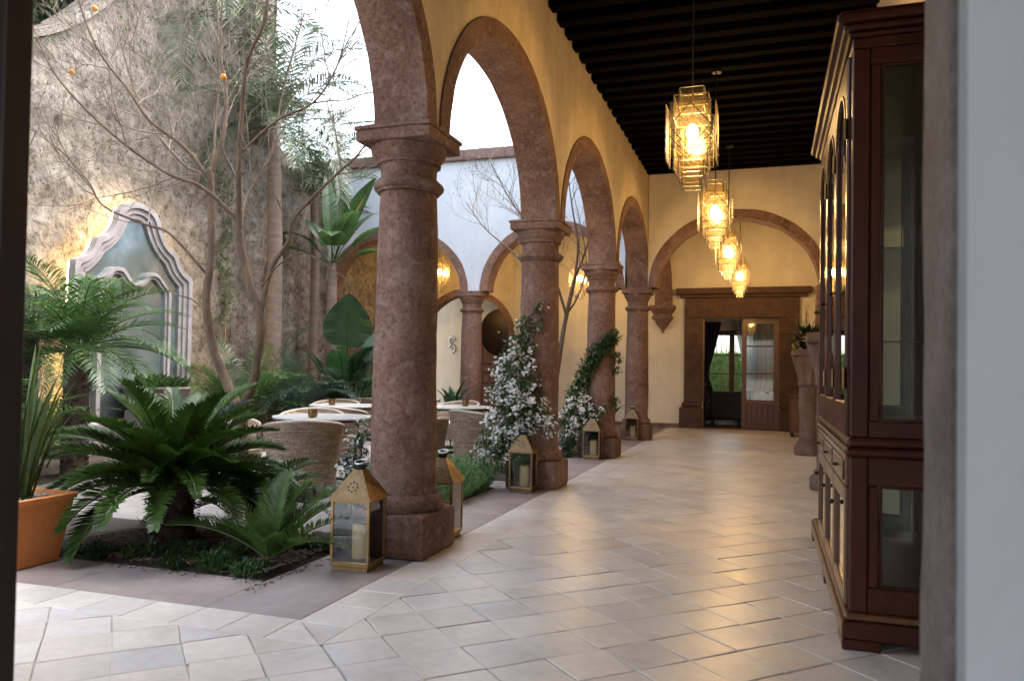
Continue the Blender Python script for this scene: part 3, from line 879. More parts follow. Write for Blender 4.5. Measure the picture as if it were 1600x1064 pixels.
# ---- columns
def column(x, y, label, half=0.2885, s=1.0, zs=ZS, n=48, sd=0.0):
    t = thing("stone_column", label, "column", (x, y, 0))
    t["group"] = "brown stone columns of the arcades"
    wob = lambda a, z: 0.007 * vnoise(cos(a) * 2.2 + sd, sin(a) * 2.2, z * 2.4) + 0.0045 * vnoise(cos(a) * 8 + sd, sin(a) * 8, z * 8)
    def rough(mb, amp):
        mb.v = [(p[0] + amp * vnoise(p[0] * 9 + sd, p[1] * 9, p[2] * 9), p[1] + amp * vnoise(p[0] * 9, p[1] * 9 + sd, p[2] * 9 + 7), p[2] + amp * vnoise(p[0] * 9, p[1] * 9 + 3, p[2] * 9 + sd)) for p in mb.v]
        return mb
    def slab(h, z0, z1, c=0.02, k=7):
        # subdivided block with softened, worn edges
        mb = MB(); hs = np.linspace(-1, 1, k)
        def face(fn):
            vs = [fn(u, v) for u in hs for v in hs]
            mb.add(vs, [(i * k + j, (i + 1) * k + j, (i + 1) * k + j + 1, i * k + j + 1) for i in range(k - 1) for j in range(k - 1)])
        zm, zh = (z0 + z1) / 2, (z1 - z0) / 2
        face(lambda u, v: (h, u * h, zm + v * zh)); face(lambda u, v: (-h, u * h, zm + v * zh))
        face(lambda u, v: (u * h, h, zm + v * zh)); face(lambda u, v: (u * h, -h, zm + v * zh))
        face(lambda u, v: (u * h, v * h, z1)); face(lambda u, v: (u * h, v * h, z0))
        out = []
        for p in mb.v:
            q = list(p)
            lim = (h, h, zh); qq = (q[0], q[1], q[2] - zm)
            onf = [abs(abs(qq[i]) - lim[i]) < 1e-6 for i in range(3)]
            if sum(onf) >= 2:
                for i in range(3):
                    if onf[i]: q[i] -= math.copysign(c * (0.45 if sum(onf) == 2 else 0.6) * (0.7 + 0.5 * h2(q[0] + sd, q[1], q[2])), qq[i])
            out.append(tuple(q))
        mb.v = out
        return rough(mb, 0.004)
    b = slab(half, 0.0, 0.300, 0.022, 9).build("base_block", M['col'], t, smooth=50)
    pr = [(0.262, 0.298), (0.272, 0.315), (0.278, 0.345), (0.272, 0.38), (0.255, 0.402), (0.238, 0.408)]
    m = MB(); m.lathe(pr, n, wob=wob); m.build("base_moulding", M['col'], t, smooth=60)
    pr = [(0.236, 0.404), (0.233, 0.425), (0.224, 0.45)]
    for k in range(1, 26):
        f = k / 25; z = 0.45 + (2.485 - 0.45) * f
        pr.append((0.222 - 0.019 * f + 0.006 * sin(pi * f), z))
    pr = [(r * s, z) for r, z in pr]
    m = MB(); m.lathe(pr, n, wob=wob); m.build("shaft", M['col'], t, smooth=60)
    pr = [(0.203, 2.488), (0.224, 2.494), (0.226, 2.506), (0.238, 2.510), (0.249, 2.522), (0.252, 2.538), (0.248, 2.553), (0.236, 2.563), (0.220, 2.566), (0.217, 2.580), (0.203, 2.584)]
    m = MB(); m.lathe([(r * s, z) for r, z in pr], n, wob=wob); m.build("neck_ring", M['col'], t, smooth=60)
    pr = [(0.199, 2.578), (0.198, 2.63), (0.200, 2.672), (0.204, 2.684), (0.224, 2.688), (0.227, 2.706), (0.221, 2.710), (0.226, 2.722), (0.244, 2.742), (0.258, 2.768), (0.263, 2.792), (0.260, 2.822)]
    m = MB(); m.lathe([(r * s, z) for r, z in pr], n, wob=wob); m.build("capital_moulding", M['col'], t, smooth=60)
    a1 = slab(half * 0.965, 2.812, 2.902, 0.014, 7).build("abacus", M['col'], t, smooth=50)
    slab(half * 1.0, 2.890, 2.924, 0.010, 7).build("abacus_lip", M['col'], a1, smooth=50)
    return t
column(XC, COLY[1], "nearest and largest brown stone column with two lanterns at its foot", sd=1)
column(XC, COLY[2], "brown stone column with white jasmine climbing its left side", sd=2)
column(XC, COLY[3], "brown stone column wound by a dark green ivy spiral", sd=3)
column(XC, COLY[4], "farthest corridor column, bare shaft at the corner by the end arch", sd=4)
column(BX[1], YB, "greyer column across the courtyard in the middle of the white wall", sd=5)
column(BX[2] + 0.05, YB, "stone column at the foot of the rubble wall in the far left corner", sd=6)
# corbel that receives the last arch
CB = thing("stone_corbel", "carved brown stone corbel on the wall left of the far door", "corbel", (XC, YD, 0))
def sq(mb, h, z0, z1, d, h2_=None, d2=None):
    h2_ = h if h2_ is None else h2_; d2 = d if d2 is None else d2
    mb.add([(-h, -d, z0), (h, -d, z0), (h, 0, z0), (-h, 0, z0), (-h2_, -d2, z1), (h2_, -d2, z1), (h2_, 0, z1), (-h2_, 0, z1)],
           [(0, 3, 2, 1), (4, 5, 6, 7), (0, 1, 5, 4), (1, 2, 6, 5), (2, 3, 7, 6), (3, 0, 4, 7)])
m = MB(); sq(m, 0.30, 2.84, 2.922, 0.34); sq(m, 0.22, 2.74, 2.838, 0.26, 0.29, 0.33); m.build("cap", M['col'], CB)
m = MB(); sq(m, 0.21, 2.66, 2.738, 0.24); sq(m, 0.24, 2.60, 2.658, 0.27); m.build("neck", M['col'], CB)
m = MB(); sq(m, 0.10, 2.42, 2.598, 0.13, 0.21, 0.24); sq(m, 0.025, 2.33, 2.418, 0.04, 0.09, 0.12); m.sphere((0, -0.04, 2.30), 0.035); m.build("drop", M['col'], CB)
#@@OBJECTS
# ================================================================== OBJECTS
# ---- far doorway
DS = thing("stone_door_surround", "massive brown stone surround with moulded lintel round the far doorway", "doorway")
def dbox(name, x0, x1, z0, z1, d, c=0.012, mt='doorstone'):
    return MB().box(x0, x1, YD - d, YD - 0.002, z0, z1, c).build(name, M[mt], DS)
for sx, (xa, xb) in ((-1, (-1.90, DX0)), (1, (DX1, 0.69))):
    j = dbox("jamb", xa, xb, 0.62, 2.63, 0.10)
    dbox("plinth", xa - 0.10 if sx < 0 else xa, xb if sx < 0 else xb + 0.10, 0.0, 0.50, 0.17, 0.02)
    dbox("plinth_moulding", xa - 0.05 if sx < 0 else xa, xb if sx < 0 else xb + 0.05, 0.502, 0.618, 0.135, 0.03)
dbox("lintel", -1.90, 0.69, 2.632, 3.10, 0.10)
dbox("cornice", -2.0, 0.86, 3.102, 3.18, 0.16, 0.02)
dbox("cornice", -2.09, 0.95, 3.182, 3.33, 0.24, 0.02)
m = MB(); m.box(DX0, DX1, YD - 0.10, YD + 0.3, -0.005, 0.014); m.build("threshold", M['col'], DS)

def door_leaf(x0, w, z1, label, rz=0.0, hinge=(0, 0, 0)):
    t = thing("french_door", label, "door", hinge, rz)
    st, d = 0.11, 0.05
    a, b = x0, x0 + w
    for (p, q) in ((a, a + st), (b - st, b)): MB().box(p, q, 0, d, 0.02, z1, 0.005).build("stile", M['door'], t)
    MB().box(a + st + 0.001, b - st - 0.001, 0.002, d - 0.002, z1 - 0.12, z1, 0.004).build("rail", M['door'], t)
    MB().box(a + st + 0.001, b - st - 0.001, 0.002, d - 0.002, 0.02, 0.14, 0.004).build("rail", M['door'], t)
    MB().box(a + st + 0.001, b - st - 0.001, 0.002, d - 0.002, 0.60, 0.70, 0.004).build("rail", M['door'], t)
    n = 5; pw = (w - 2 * st - 0.004) / n
    for k in range(n): MB().box(a + st + 0.002 + k * pw + 0.002, a + st + 0.002 + (k + 1) * pw - 0.002, 0.014, d - 0.014, 0.142, 0.598, 0.004).build("board", M['door'], t)
    for z in (1.322, 1.969): MB().box(a + st + 0.001, b - st - 0.001, 0.006, d - 0.006, z - 0.018, z + 0.018, 0.003).build("glazing_bar", M['door'], t)
    zz = [0.702, 1.303, 1.951, z1 - 0.122]
    for k in range(3): MB().box(a + st + 0.002, b - st - 0.002, 0.022, 0.027, zz[k] + (0.038 if k else 0), zz[k + 1]).build("pane", M['glass'], t)
    MB().sphere((a + st / 2, -0.03, 1.05), 0.028, 10, 6).build("handle", M['brass_dk'], t)
    return t
door_leaf(-0.585, 0.835, DZ - 0.01, "closed right leaf of the far french door with three glass panes", 0, (0, YD + 0.12, 0))
door_leaf(0, 0.835, DZ - 0.01, "left leaf of the far french door swung open into the room", radians(96), (DX0 + 0.03, YD + 0.13, 0))

# ---- room beyond the door
struct(MB().box(-3.6, 2.4, YD + 0.3, 24.3, -0.05, 0.0).build("room_floor", M['roomfloor']))
RM = thing("room_walls", "pale walls of the sitting room seen through the far doorway", "wall")
MB().box(-3.8, -3.6, YD + 0.31, 24.3, -0.02, 3.4).build("side_face", M['cream'], RM)
MB().box(2.4, 2.6, YD + 0.31, 24.3, -0.02, 3.4).build("side_face", M['ochre'], RM)
MB().box(-3.8, 2.6, YD + 0.31, 24.3, 3.402, 3.5).build("room_ceiling", M['cream'], RM)
WX0, WX1 = -1.78, -0.30
MB().box(-3.598, WX0, 24.0, 24.3, 0, 3.4).build("rear_face", M['cream'], RM)
MB().box(WX1, 2.398, 24.0, 24.3, 0, 3.4).build("rear_face", M['cream'], RM)
MB().box(WX0, WX1, 24.0, 24.3, 2.62, 3.4).build("rear_face", M['cream'], RM)
WN = thing("garden_window", "brown framed garden window with barred panes at the back of the room", "window")
for xa, xb in ((WX0, WX0 + 0.13), (-1.09, -0.94), (WX1 - 0.13, WX1)): MB().box(xa, xb, 24.05, 24.14, 0.0, 2.618, 0.008).build("stile", M['door'], WN)
for xa, xb in ((WX0 + 0.132, -1.092), (-0.938, WX1 - 0.132)):
    MB().box(xa, xb, 24.055, 24.135, 2.47, 2.616, 0.006).build("rail", M['door'], WN)
    MB().box(xa, xb, 24.055, 24.135, 0.0, 0.55, 0.006).build("panel", M['door'], WN)
    for z in (1.32, 1.875): MB().box(xa, xb, 24.08, 24.12, z - 0.015, z + 0.015).build("glazing_bar", M['door'], WN)
    for z0, z1 in ((0.552, 1.303), (1.337, 1.858), (1.892, 2.468)): MB().box(xa, xb, 24.09, 24.094, z0, z1).build("pane", M['glass'], WN)
GF = thing("garden_fence", "tall thin bars of the garden fence above the hedge beyond the window", "fence")
x = -4.4
while x < 1.5:
    MB().bar((x, 27.6, 0), (x, 27.6, 3.4), 0.012).build("bar", M['iron'], GF); x += 0.16
struct(MB().box(-8, 6, 24.3, 40, -0.055, -0.03).build("garden_ground", M['soil']))
mb = MB()
for k in range(9000):
    X = random.uniform(-4, 1.5); Y = 26.6 + random.gauss(0, 0.10); z = random.uniform(0, 2.12 + 0.08 * vnoise(X * 3))
    s = random.uniform(0.025, 0.055); d = Vector((random.gauss(0, 1), random.gauss(0, 1) - 0.6, random.gauss(0, 1))).normalized()
    e = d.cross(Vector((0.3, 0.2, 1))).normalized()
    p = Vector((X, Y, z))
    mb.add([p - d * s, p + e * s * 0.5, p + d * s, p - e * s * 0.5], [(0, 1, 2, 3)])
mb.box(-4, 1.5, 26.65, 27.0, 0, 2.02)
tag(mb.build("hedge", M['hedge'], fix=False), "clipped green hedge outside the garden window", "hedge", kind='thing')
def curtain(name, label, x0, x1, y, z0, z1, mt, amp=0.03, tie=None, waves=9):
    m = MB(); nx, nz = waves * 6, 14; vs = []
    for k in range(nz + 1):
        z = z0 + (z1 - z0) * k / nz
        for i in range(nx + 1):
            f = i / nx; X = x0 + (x1 - x0) * f
            if tie:
                w = abs((z - tie[1]) / (z1 - tie[1] if z > tie[1] else tie[1] - z0))
                w = 0.35 + 0.65 * min(1, w) ** 0.8
                X = tie[0] + (X - tie[0]) * w
            vs.append((X, y + amp * sin(f * waves * 2 * pi) + 0.01 * vnoise(f * 6, z), z))
    m.add(vs, [(k * (nx + 1) + i, k * (nx + 1) + i + 1, (k + 1) * (nx + 1) + i + 1, (k + 1) * (nx + 1) + i) for k in range(nz) for i in range(nx)])
    o = m.build(name, M[mt], smooth='all', fix=False)
    sm = o.modifiers.new("thick", 'SOLIDIFY'); sm.thickness = 0.004
    return tag(o, label, "curtain", kind='thing')
curtain("curtain", "dark tied back curtain at the left of the garden window", -1.95, -1.3, 23.75, 0.02, 2.85, 'curt_dk', 0.04, (-1.93, 1.3), 5)
curtain("curtain", "white sheer curtain behind the closed door leaf", -0.95, -0.22, 23.7, 0.02, 2.9, 'sheer', 0.03, (-0.30, 1.1), 7)
curtain("curtain", "tan pleated curtain at the right of the sitting room", -0.24, 1.3, 23.55, 0.02, 3.2, 'curt_tan', 0.04, None, 12)
# dark armchair and sofa
AC = thing("armchair", "black upholstered armchair just inside the far doorway", "chair", (-0.98, 20.9, 0))
MB().box(-0.42, 0.42, -0.40, -0.26, 0.14, 0.86, 0.05).build("backrest", M['fabric_dk'], AC)
MB().box(-0.42, 0.42, -0.258, 0.42, 0.14, 0.44, 0.04).build("seat", M['fabric_dk'], AC)
for sx in (-1, 1): MB().box(sx * 0.43 if sx > 0 else -0.56, 0.56 if sx > 0 else -0.43, -0.38, 0.40, 0.14, 0.62, 0.04).build("armrest", M['fabric_dk'], AC)
for sx in (-1, 1):
    for sy in (-1, 1): MB().bar((sx * 0.36, sy * 0.33, 0), (sx * 0.36, sy * 0.33, 0.15), 0.025, 6).build("leg", M['iron'], AC)
SF = thing("sofa", "dark sofa with pale cushions behind the closed door leaf", "sofa", (0.25, 22.4, 0))
MB().box(-0.9, 0.9, -0.2, 0.5, 0.1, 0.45, 0.04).build("seat", M['fabric_dk'], SF)
MB().box(-0.9, 0.9, 0.502, 0.7, 0.1, 0.85, 0.05).build("backrest", M['fabric_dk'], SF)
for sx in (-1, 1): MB().box(-1.06 if sx < 0 else 0.9, -0.9 if sx < 0 else 1.06, -0.2, 0.7, 0.1, 0.62, 0.04).build("armrest", M['fabric_dk'], SF)
for k, (dx, r) in enumerate(((-0.45, 0.15), (-0.05, -0.2), (0.4, 0.1))):
    c = MB(); c.sphere((0, 0, 0), 0.24, 12, 8, 0.9); c.v = [(p[0], p[1] * 0.38, p[2]) for p in c.v]
    o = c.build("cushion", M['pillow'], None, smooth='all', loc=(0.25 + dx, 22.76, 0.66)); o.rotation_euler = (0.25, r, 0)
    tag(o, ("leftmost pale cushion on the dark sofa", "middle pale cushion on the dark sofa", "rightmost pale cushion on the dark sofa")[k], "cushion", "cushions on the sofa", 'thing')

# ---- glass pendant lamps
def pendant(name_label, x, y, zb, ztop, watts, s=1.0, group="amber glass pendant lamps of the corridor"):
    t = thing("pendant_lamp", name_label, "lamp", (x, y, zb), 0, group)
    MB().bar((0, 0, 0.36 * s), (0, 0, ztop - zb), 0.008, 6).build("hanging_rod", M['iron'], t)
    MB().lathe([(0.06, ztop - zb - 0.04), (0.06, ztop - zb - 0.002)], 16).build("ceiling_rose", M['iron'], t)
    def sleeve(h, z0, z1, wires=False, wid=None):
        wid = wid or h
        for k in range(4):
            a = k * pi / 2
            R = Matrix.Rotation(a, 4, 'Z')
            p = MB(); p.box(-wid * s, wid * s, -h * s - 0.003, -h * s + 0.003, z0 * s, z1 * s); p.xf(R)
            po = p.build("glass_pane", M['glass_lamp'], t)
            e = MB(); q = 0.0035
            for (ax_, bz_, cx_, dz_) in ((-wid, z0, wid, z0), (-wid, z1, wid, z1), (-wid, z0, -wid, z1), (wid, z0, wid, z1)):
                e.bar((ax_ * s, -h * s - 0.003, bz_ * s), (cx_ * s, -h * s - 0.003, dz_ * s), q, 4)
            e.xf(R); e.build("pane_edge", M['glass_edge'], po)
            if wires:
                w = MB(); zm = (z0 + z1) / 2
                zt = z1 - 0.01
                for A, B in (((0, zt), (-wid, zm + 0.03)), ((0, zt), (wid, zm + 0.03)), ((-wid, zm + 0.03), (0, z0 + 0.06)), ((wid, zm + 0.03), (0, z0 + 0.06)),
                             ((-wid, zm - 0.05), (0, z0 + 0.0)), ((wid, zm - 0.05), (0, z0 + 0.0))):
                    w.bar((A[0] * s, -h * s - 0.008, A[1] * s), (B[0] * s, -h * s - 0.008, B[1] * s), 0.004, 4)
                w.xf(R); w.build("lattice_bar", M['glass_edge'], po)
                b = MB(); b.bar((-wid * s, -h * s - 0.012, (z0 + 0.09) * s), (wid * s, -h * s - 0.012, (z0 + 0.09) * s), 0.0035, 4); b.xf(R); b.build("brass_bar", M['brass_dk'], po)
    sleeve(0.200, -0.255, 0.205, True, 0.165)
    sleeve(0.140, 0.10, 0.285)
    sleeve(0.098, 0.20, 0.36)
    sleeve(0.138, -0.335, -0.16)
    sleeve(0.102, -0.40, -0.26)
    sleeve(0.072, -0.475, -0.35)
    fr = MB()
    for sx in (-1, 1):
        for sy in (-1, 1):
            fr.bar((sx * 0.097 * s, sy * 0.097 * s, 0.36 * s), (sx * 0.07 * s, sy * 0.07 * s, -0.47 * s), 0.003, 4)
    fr.build("inner_frame", M['brass_dk'], t)
    b = MB(); b.sphere((0, 0, 0), 0.048 * s, 14, 10, 1.25); b.build("bulb", M['bulb'], t, smooth='all')
    MB().lathe([(0.03, 0.065 * s), (0.03, 0.13 * s), (0.012, 0.15 * s), (0.008, 0.36 * s)], 12).build("socket", M['brass_dk'], t)
    L = bpy.data.lights.new("lamp_light", 'POINT'); L.energy = watts; L.color = WARM; L.shadow_soft_size = 0.09
    lo = bpy.data.objects.new("lamp_light", L); COL.objects.link(lo); lo.parent = t; lo.location = (0, 0, -0.0)
    return t
pendant("nearest and largest amber glass pendant lamp under the dark beams", -0.625, 6.70, 3.31, ZC, LAMP_W)
pendant("second amber glass pendant lamp from the camera", -0.635, 9.90, 3.30, ZC, LAMP_W)
pendant("third amber glass pendant lamp, just before the end arch", -0.63, 13.2, 3.32, ZC, LAMP_W)
pendant("smallest amber glass pendant lamp, beyond the end arch near the door", -0.575, 17.08, 3.40, ZC + 0.05, LAMP_W)
pendant("amber pendant lamp in the back gallery left of the grey column", -7.45, 17.0, 3.62, ZC + 0.05, LAMP_W)
pendant("amber pendant lamp in the back gallery seen between ivy columns", -4.08, 17.2, 3.42, ZC + 0.05, LAMP_W)

# ---- floor lanterns with candles
def lantern(x, y, rz, label, clabel, s=1.0):
    t = thing("lantern", label, "lantern", (x, y, 0.006), rz, "brass lanterns at the column feet")
    h = 0.125 * s; z0, z1 = 0.055 * s, 0.42 * s
    m = MB(); m.box(-h + 0.012, h - 0.012, -h + 0.012, h - 0.012, 0, 0.025 * s); m.box(-h, h, -h, h, 0.026 * s, z0, 0.004); m.build("base_tray", M['brass_dk'], t)
    for sx in (-1, 1):
        for sy in (-1, 1):
            cx, cy = sx * (h - 0.008), sy * (h - 0.008)
            MB().box(cx - 0.008, cx + 0.008, cy - 0.008, cy + 0.008, z0 + 0.001, z1 - 0.014).build("corner_post", M['brass_dk'], t)
    m = MB()
    m.box(-h, h, -h, -h + 0.016, z1 - 0.013, z1); m.box(-h, h, h - 0.016, h, z1 - 0.013, z1)
    m.box(-h, -h + 0.016, -h + 0.017, h - 0.017, z1 - 0.013, z1); m.box(h - 0.016, h, -h + 0.017, h - 0.017, z1 - 0.013, z1)
    m.build("top_frame", M['brass_dk'], t)
    for k in range(4):
        p = MB(); p.box(-h + 0.017, h - 0.017, -h + 0.006, -h + 0.009, z0 + 0.001, z1 - 0.015); p.xf(Matrix.Rotation(k * pi / 2, 4, 'Z')); p.build("glass_pane", M['glass'], t)
    e = h + 0.012; tp = 0.030 * s; zt = 0.595 * s
    m = MB(); m.add([(-e, -e, z1 + 0.001), (e, -e, z1 + 0.001), (e, e, z1 + 0.001), (-e, e, z1 + 0.001), (-tp, -tp, zt), (tp, -tp, zt), (tp, tp, zt), (-tp, tp, zt)],
                    [(0, 3, 2, 1), (4, 5, 6, 7), (0, 1, 5, 4), (1, 2, 6, 5), (2, 3, 7, 6), (3, 0, 4, 7)])
    rf = m.build("roof", M['brass'], t)
    for k in range(4):                      # pierced flower on each slope, the dark inside its holes painted as discs
        d = MB(); n_ = Vector((0, -(zt - z1), -(e - tp))).normalized(); n_ = Vector((0, -(zt - z1), (e - tp))).normalized()
        c = Vector((0, -(e + tp) / 2 - 0.012 * (e - tp) / (zt - z1), (z1 + zt) / 2 - 0.012)); u = Vector((1, 0, 0)); v = n_.cross(u)
        for i in range(9):
            rr = 0 if i == 8 else 0.030 * s; a = i * pi / 4
            p = c + (u * cos(a) + v * sin(a)) * rr + n_ * 0.0015
            vs = [p + (u * cos(b) * (1.0) + v * sin(b)) * 0.0065 * s for b in np.linspace(0, 2 * pi, 8, endpoint=False)]
            d.add(vs, [tuple(range(8))])
        d.xf(Matrix.Rotation(k * pi / 2, 4, 'Z')); d.build("dark_hole_disc", M['iron'], rf)
    MB().lathe([(0.034 * s, zt), (0.034 * s, zt + 0.012), (0.042 * s, zt + 0.016), (0.044 * s, zt + 0.024), (0.034 * s, zt + 0.032), (0.012, zt + 0.036)], 16).build("cap", M['iron'], t, smooth=40)
    m = MB(); m.tube([(0.036 * s * cos(a), 0.004 + 0.036 * s * sin(a), zt + 0.044 + 0.010 * sin(a)) for a in np.linspace(0, 2 * pi, 18)], 0.0045, 6); m.build("ring_handle", M['tin'], t, smooth='all')
    ch = 0.21 * s
    c = thing("pillar_candle", clabel, "candle", (x + 0.01, y, 0.006 + z0 + 0.002), 0, "cream candles in the lanterns")
    MB().lathe([(0.046 * s, 0), (0.048 * s, 0.004), (0.048 * s, ch - 0.006), (0.043 * s, ch), (0.034 * s, ch - 0.008), (0.005, ch - 0.012)], 24).build("wax_body", M['wax'], c, smooth=50)
    MB().bar((0, 0, ch - 0.013), (0.003, 0, ch + 0.012), 0.0022, 5).build("wick", M['wick'], c)
    return t
lantern(-2.455, 4.41, 0.05, "largest, nearest brass lantern standing in front of the first column", "cream candle in the nearest lantern", 1.04)
lantern(-2.34, 5.47, 0.06, "brass lantern half hidden behind the nearest column", "cream candle in the half hidden lantern behind the nearest column")
lantern(-2.44, 7.86, 0.04, "brass lantern in front of the jasmine covered column", "cream candle in the lantern before the jasmine column")
lantern(-2.44, 11.28, 0.03, "brass lantern in front of the ivy wound column", "cream candle in the lantern before the ivy column")
lantern(-2.44, 14.82, 0.03, "farthest, smallest lantern at the corner column", "cream candle in the farthest lantern")

# ---- tall display cabinet
CT = thing("display_cabinet", "tall dark polished wood display cabinet with glazed doors on the right", "cabinet")
cx0, cx1, cy0, cy1 = 0.370, 1.03, 3.95, 6.12
def cb(name, x0, x1, y0, y1, z0, z1, c=0.004, mt='wood', par=None): return MB().box(x0, x1, y0, y1, z0, z1, c).build(name, M[mt], par or CT)
# plinth with bracket feet
cb("plinth", 0.335, cx1, 3.90, 6.56, 0.055, 0.135, 0.006, 'woodh')
for (ya, yb) in ((3.90, 4.12), (5.10, 5.26), (6.38, 6.56)):
    for (xa, xb) in ((0.335, 0.50), (0.86, cx1)): cb("foot", xa, xb, ya, yb, 0.006, 0.054, 0.004)
cb("plinth_moulding", 0.345, cx1, 3.91, 6.50, 0.137, 0.165, 0.01, 'wood_lt')
ZL0, ZL1 = 0.167, 0.885       # lower cupboard
ZU0, ZU1 = 0.975, 2.80        # upper glazed case
cb("waist_moulding", 0.345, cx1, 3.925, cy1 + 0.03, ZL1 + 0.002, ZL1 + 0.04, 0.012, 'woodh')
cb("waist_moulding", 0.355, cx1, 3.935, cy1 + 0.02, ZL1 + 0.042, ZU0 - 0.002, 0.014, 'woodh')
cb("frieze", cx0, cx1, cy0, cy1, ZU1 + 0.002, ZU1 + 0.05, 0.004, 'woodh')
for k, (o, z0, z1) in enumerate(((0.02, 2.852, 2.875), (0.045, 2.877, 2.905), (0.075, 2.907, 2.945), (0.06, 2.947, 2.965))):
    cb("cornice", cx0 - o, cx1, cy0 - o, cy1 + o, z0, z1, 0.008, 'woodh')
for z0, z1 in ((ZL0, ZL1), (ZU0, ZU1)):
    up = z0 > 0.5
    # corner posts, back, floor and top of the case
    for (xa, xb) in ((cx0, cx0 + 0.075), (cx1 - 0.075, cx1)):
        for (ya, yb) in ((cy0, cy0 + 0.075), (cy1 - 0.075, cy1)): cb("corner_post", xa, xb, ya, yb, z0, z1, 0.006)
    cb("back_panel", cx1 - 0.03, cx1 - 0.01, cy0 + 0.077, cy1 - 0.077, z0, z1, 0)
    cb("case_floor", cx0 + 0.077, cx1 - 0.032, cy0 + 0.077, cy1 - 0.077, z0, z0 + 0.02, 0)
    cb("case_top", cx0 + 0.077, cx1 - 0.032, cy0 + 0.077, cy1 - 0.077, z1 - 0.02, z1, 0)
    for ya in (cy0, cy1 - 0.05):           # glazed sides
        pz0, pz1 = (z0 + 0.075, z1 - 0.075) if up else (z0 + 0.115, z1 - 0.13)
        cb("side_rail", cx0 + 0.077, cx1 - 0.077, ya + 0.004, ya + 0.046, z0 + 0.001, pz0, 0.004, 'woodh')
        cb("side_rail", cx0 + 0.077, cx1 - 0.077, ya + 0.004, ya + 0.046, pz1, z1 - 0.001, 0.004, 'woodh')
        for (xa, xb) in ((cx0 + 0.077, cx0 + 0.125), (cx1 - 0.125, cx1 - 0.077)): cb("side_stile", xa, xb, ya + 0.008, ya + 0.042, pz0 + 0.001, pz1 - 0.001, 0.006)
        cb("side_pane", cx0 + 0.126, cx1 - 0.126, ya + 0.022, ya + 0.027, pz0 + 0.001, pz1 - 0.001, 0, 'glass_cab')
        fm = MB()
        for (xa, xb, za, zb) in ((cx0 + 0.127, cx0 + 0.139, pz0 + 0.002, pz1 - 0.002), (cx1 - 0.139, cx1 - 0.127, pz0 + 0.002, pz1 - 0.002), (cx0 + 0.14, cx1 - 0.14, pz0 + 0.002, pz0 + 0.014), (cx0 + 0.14, cx1 - 0.14, pz1 - 0.014, pz1 - 0.002)):
            fm.box(xa, xb, ya + 0.011, ya + 0.021, za, zb, 0.003)
        fm.build("side_bead", M['woodh'], CT)
# front: glazed doors above, drawers and small doors below
nd = 3; dw = (cy1 - cy0 - 0.154) / nd
for k in range(nd):
    ya = cy0 + 0.077 + k * dw + 0.003; yb = ya + dw - 0.006
    fx = cx0 - 0.016
    d = empty("upper_door"); d.parent = CT
    for (p, q) in ((ya, ya + 0.06), (yb - 0.06, yb)): cb("stile", fx, fx + 0.034, p, q, ZU0 + 0.002, ZU1 - 0.002, 0.008, 'wood', d)
    cb("bottom_rail", fx, fx + 0.034, ya + 0.061, yb - 0.061, ZU0 + 0.002, ZU0 + 0.16, 0.006, 'woodh', d)
    n = 16; ym = (ya + yb) / 2; a = (yb - ya) / 2 - 0.061
    top = [(ym - a * cos(pi * i / n), ZU1 - 0.30 + 0.20 * sin(pi * i / n)) for i in range(n + 1)]
    m = MB(); m.prism(top + [(ym + a, ZU1 - 0.003), (ym - a, ZU1 - 0.003)], fx, fx + 0.034, 'x'); m.build("arched_head", M['woodh'], d)
    m = MB(); m.prism([(ym - a, ZU0 + 0.161)] + [(p[0], p[1] - 0.001) for p in top] + [(ym + a, ZU0 + 0.161)], fx + 0.016, fx + 0.02, 'x'); m.build("pane", M['glass_cab'], d)
    m = MB(); m.ring(top, [(ym + (p[0] - ym) * 0.93, p[1] - 0.016) for p in top], fx - 0.006, fx + 0.01, 'x'); m.build("bead", M['wood_lt'], d)
    for z in (1.25, 2.45): MB().bar((fx - 0.008, ya + 0.004, z - 0.05), (fx - 0.008, ya + 0.004, z + 0.05), 0.008, 8).build("hinge", M['brass_dk'], d)
    m = MB(); m.tube([(fx, yb - 0.03, 1.72), (fx - 0.02, yb - 0.03, 1.72)], 0.006, 8); m.sphere((fx - 0.026, yb - 0.03, 1.72), 0.013); m.build("knob", M['iron'], d)
    # drawer
    dr = cb("drawer", fx, fx + 0.04, ya, yb, ZL1 - 0.15, ZL1 - 0.004, 0.008, 'wood_lt')
    cb("drawer_panel", fx - 0.008, fx - 0.0005, ya + 0.04, yb - 0.04, ZL1 - 0.125, ZL1 - 0.03, 0.004, 'wood_lt', dr)
    m = MB(); m.tube([(fx - 0.008, ym - 0.03, ZL1 - 0.078), (fx - 0.028, ym - 0.025, ZL1 - 0.078), (fx - 0.028, ym + 0.025, ZL1 - 0.078), (fx - 0.008, ym + 0.03, ZL1 - 0.078)], 0.006, 6); m.build("pull", M['iron'], dr)
    # lower glazed door
    l = empty("lower_door"); l.parent = CT
    zb0, zb1 = ZL0 + 0.004, ZL1 - 0.158
    for (p, q) in ((ya, ya + 0.06), (yb - 0.06, yb)): cb("stile", fx, fx + 0.034, p, q, zb0, zb1, 0.008, 'wood_lt', l)
    for (p, q) in ((zb0, zb0 + 0.075), (zb1 - 0.075, zb1)): cb("rail", fx, fx + 0.034, ya + 0.061, yb - 0.061, p, q, 0.006, 'wood_lt', l)
    cb("pane", fx + 0.016, fx + 0.02, ya + 0.061, yb - 0.061, zb0 + 0.076, zb1 - 0.076, 0, 'glass_cab', l)
    MB().sphere((fx - 0.012, yb - 0.03, (zb0 + zb1) / 2 + 0.12), 0.014).build("knob", M['iron'], l)
for z in (1.42, 1.86, 2.30): cb("glass_shelf", cx0 + 0.08, cx1 - 0.034, cy0 + 0.055, cy1 - 0.055, z, z + 0.007, 0, 'glass_cab')

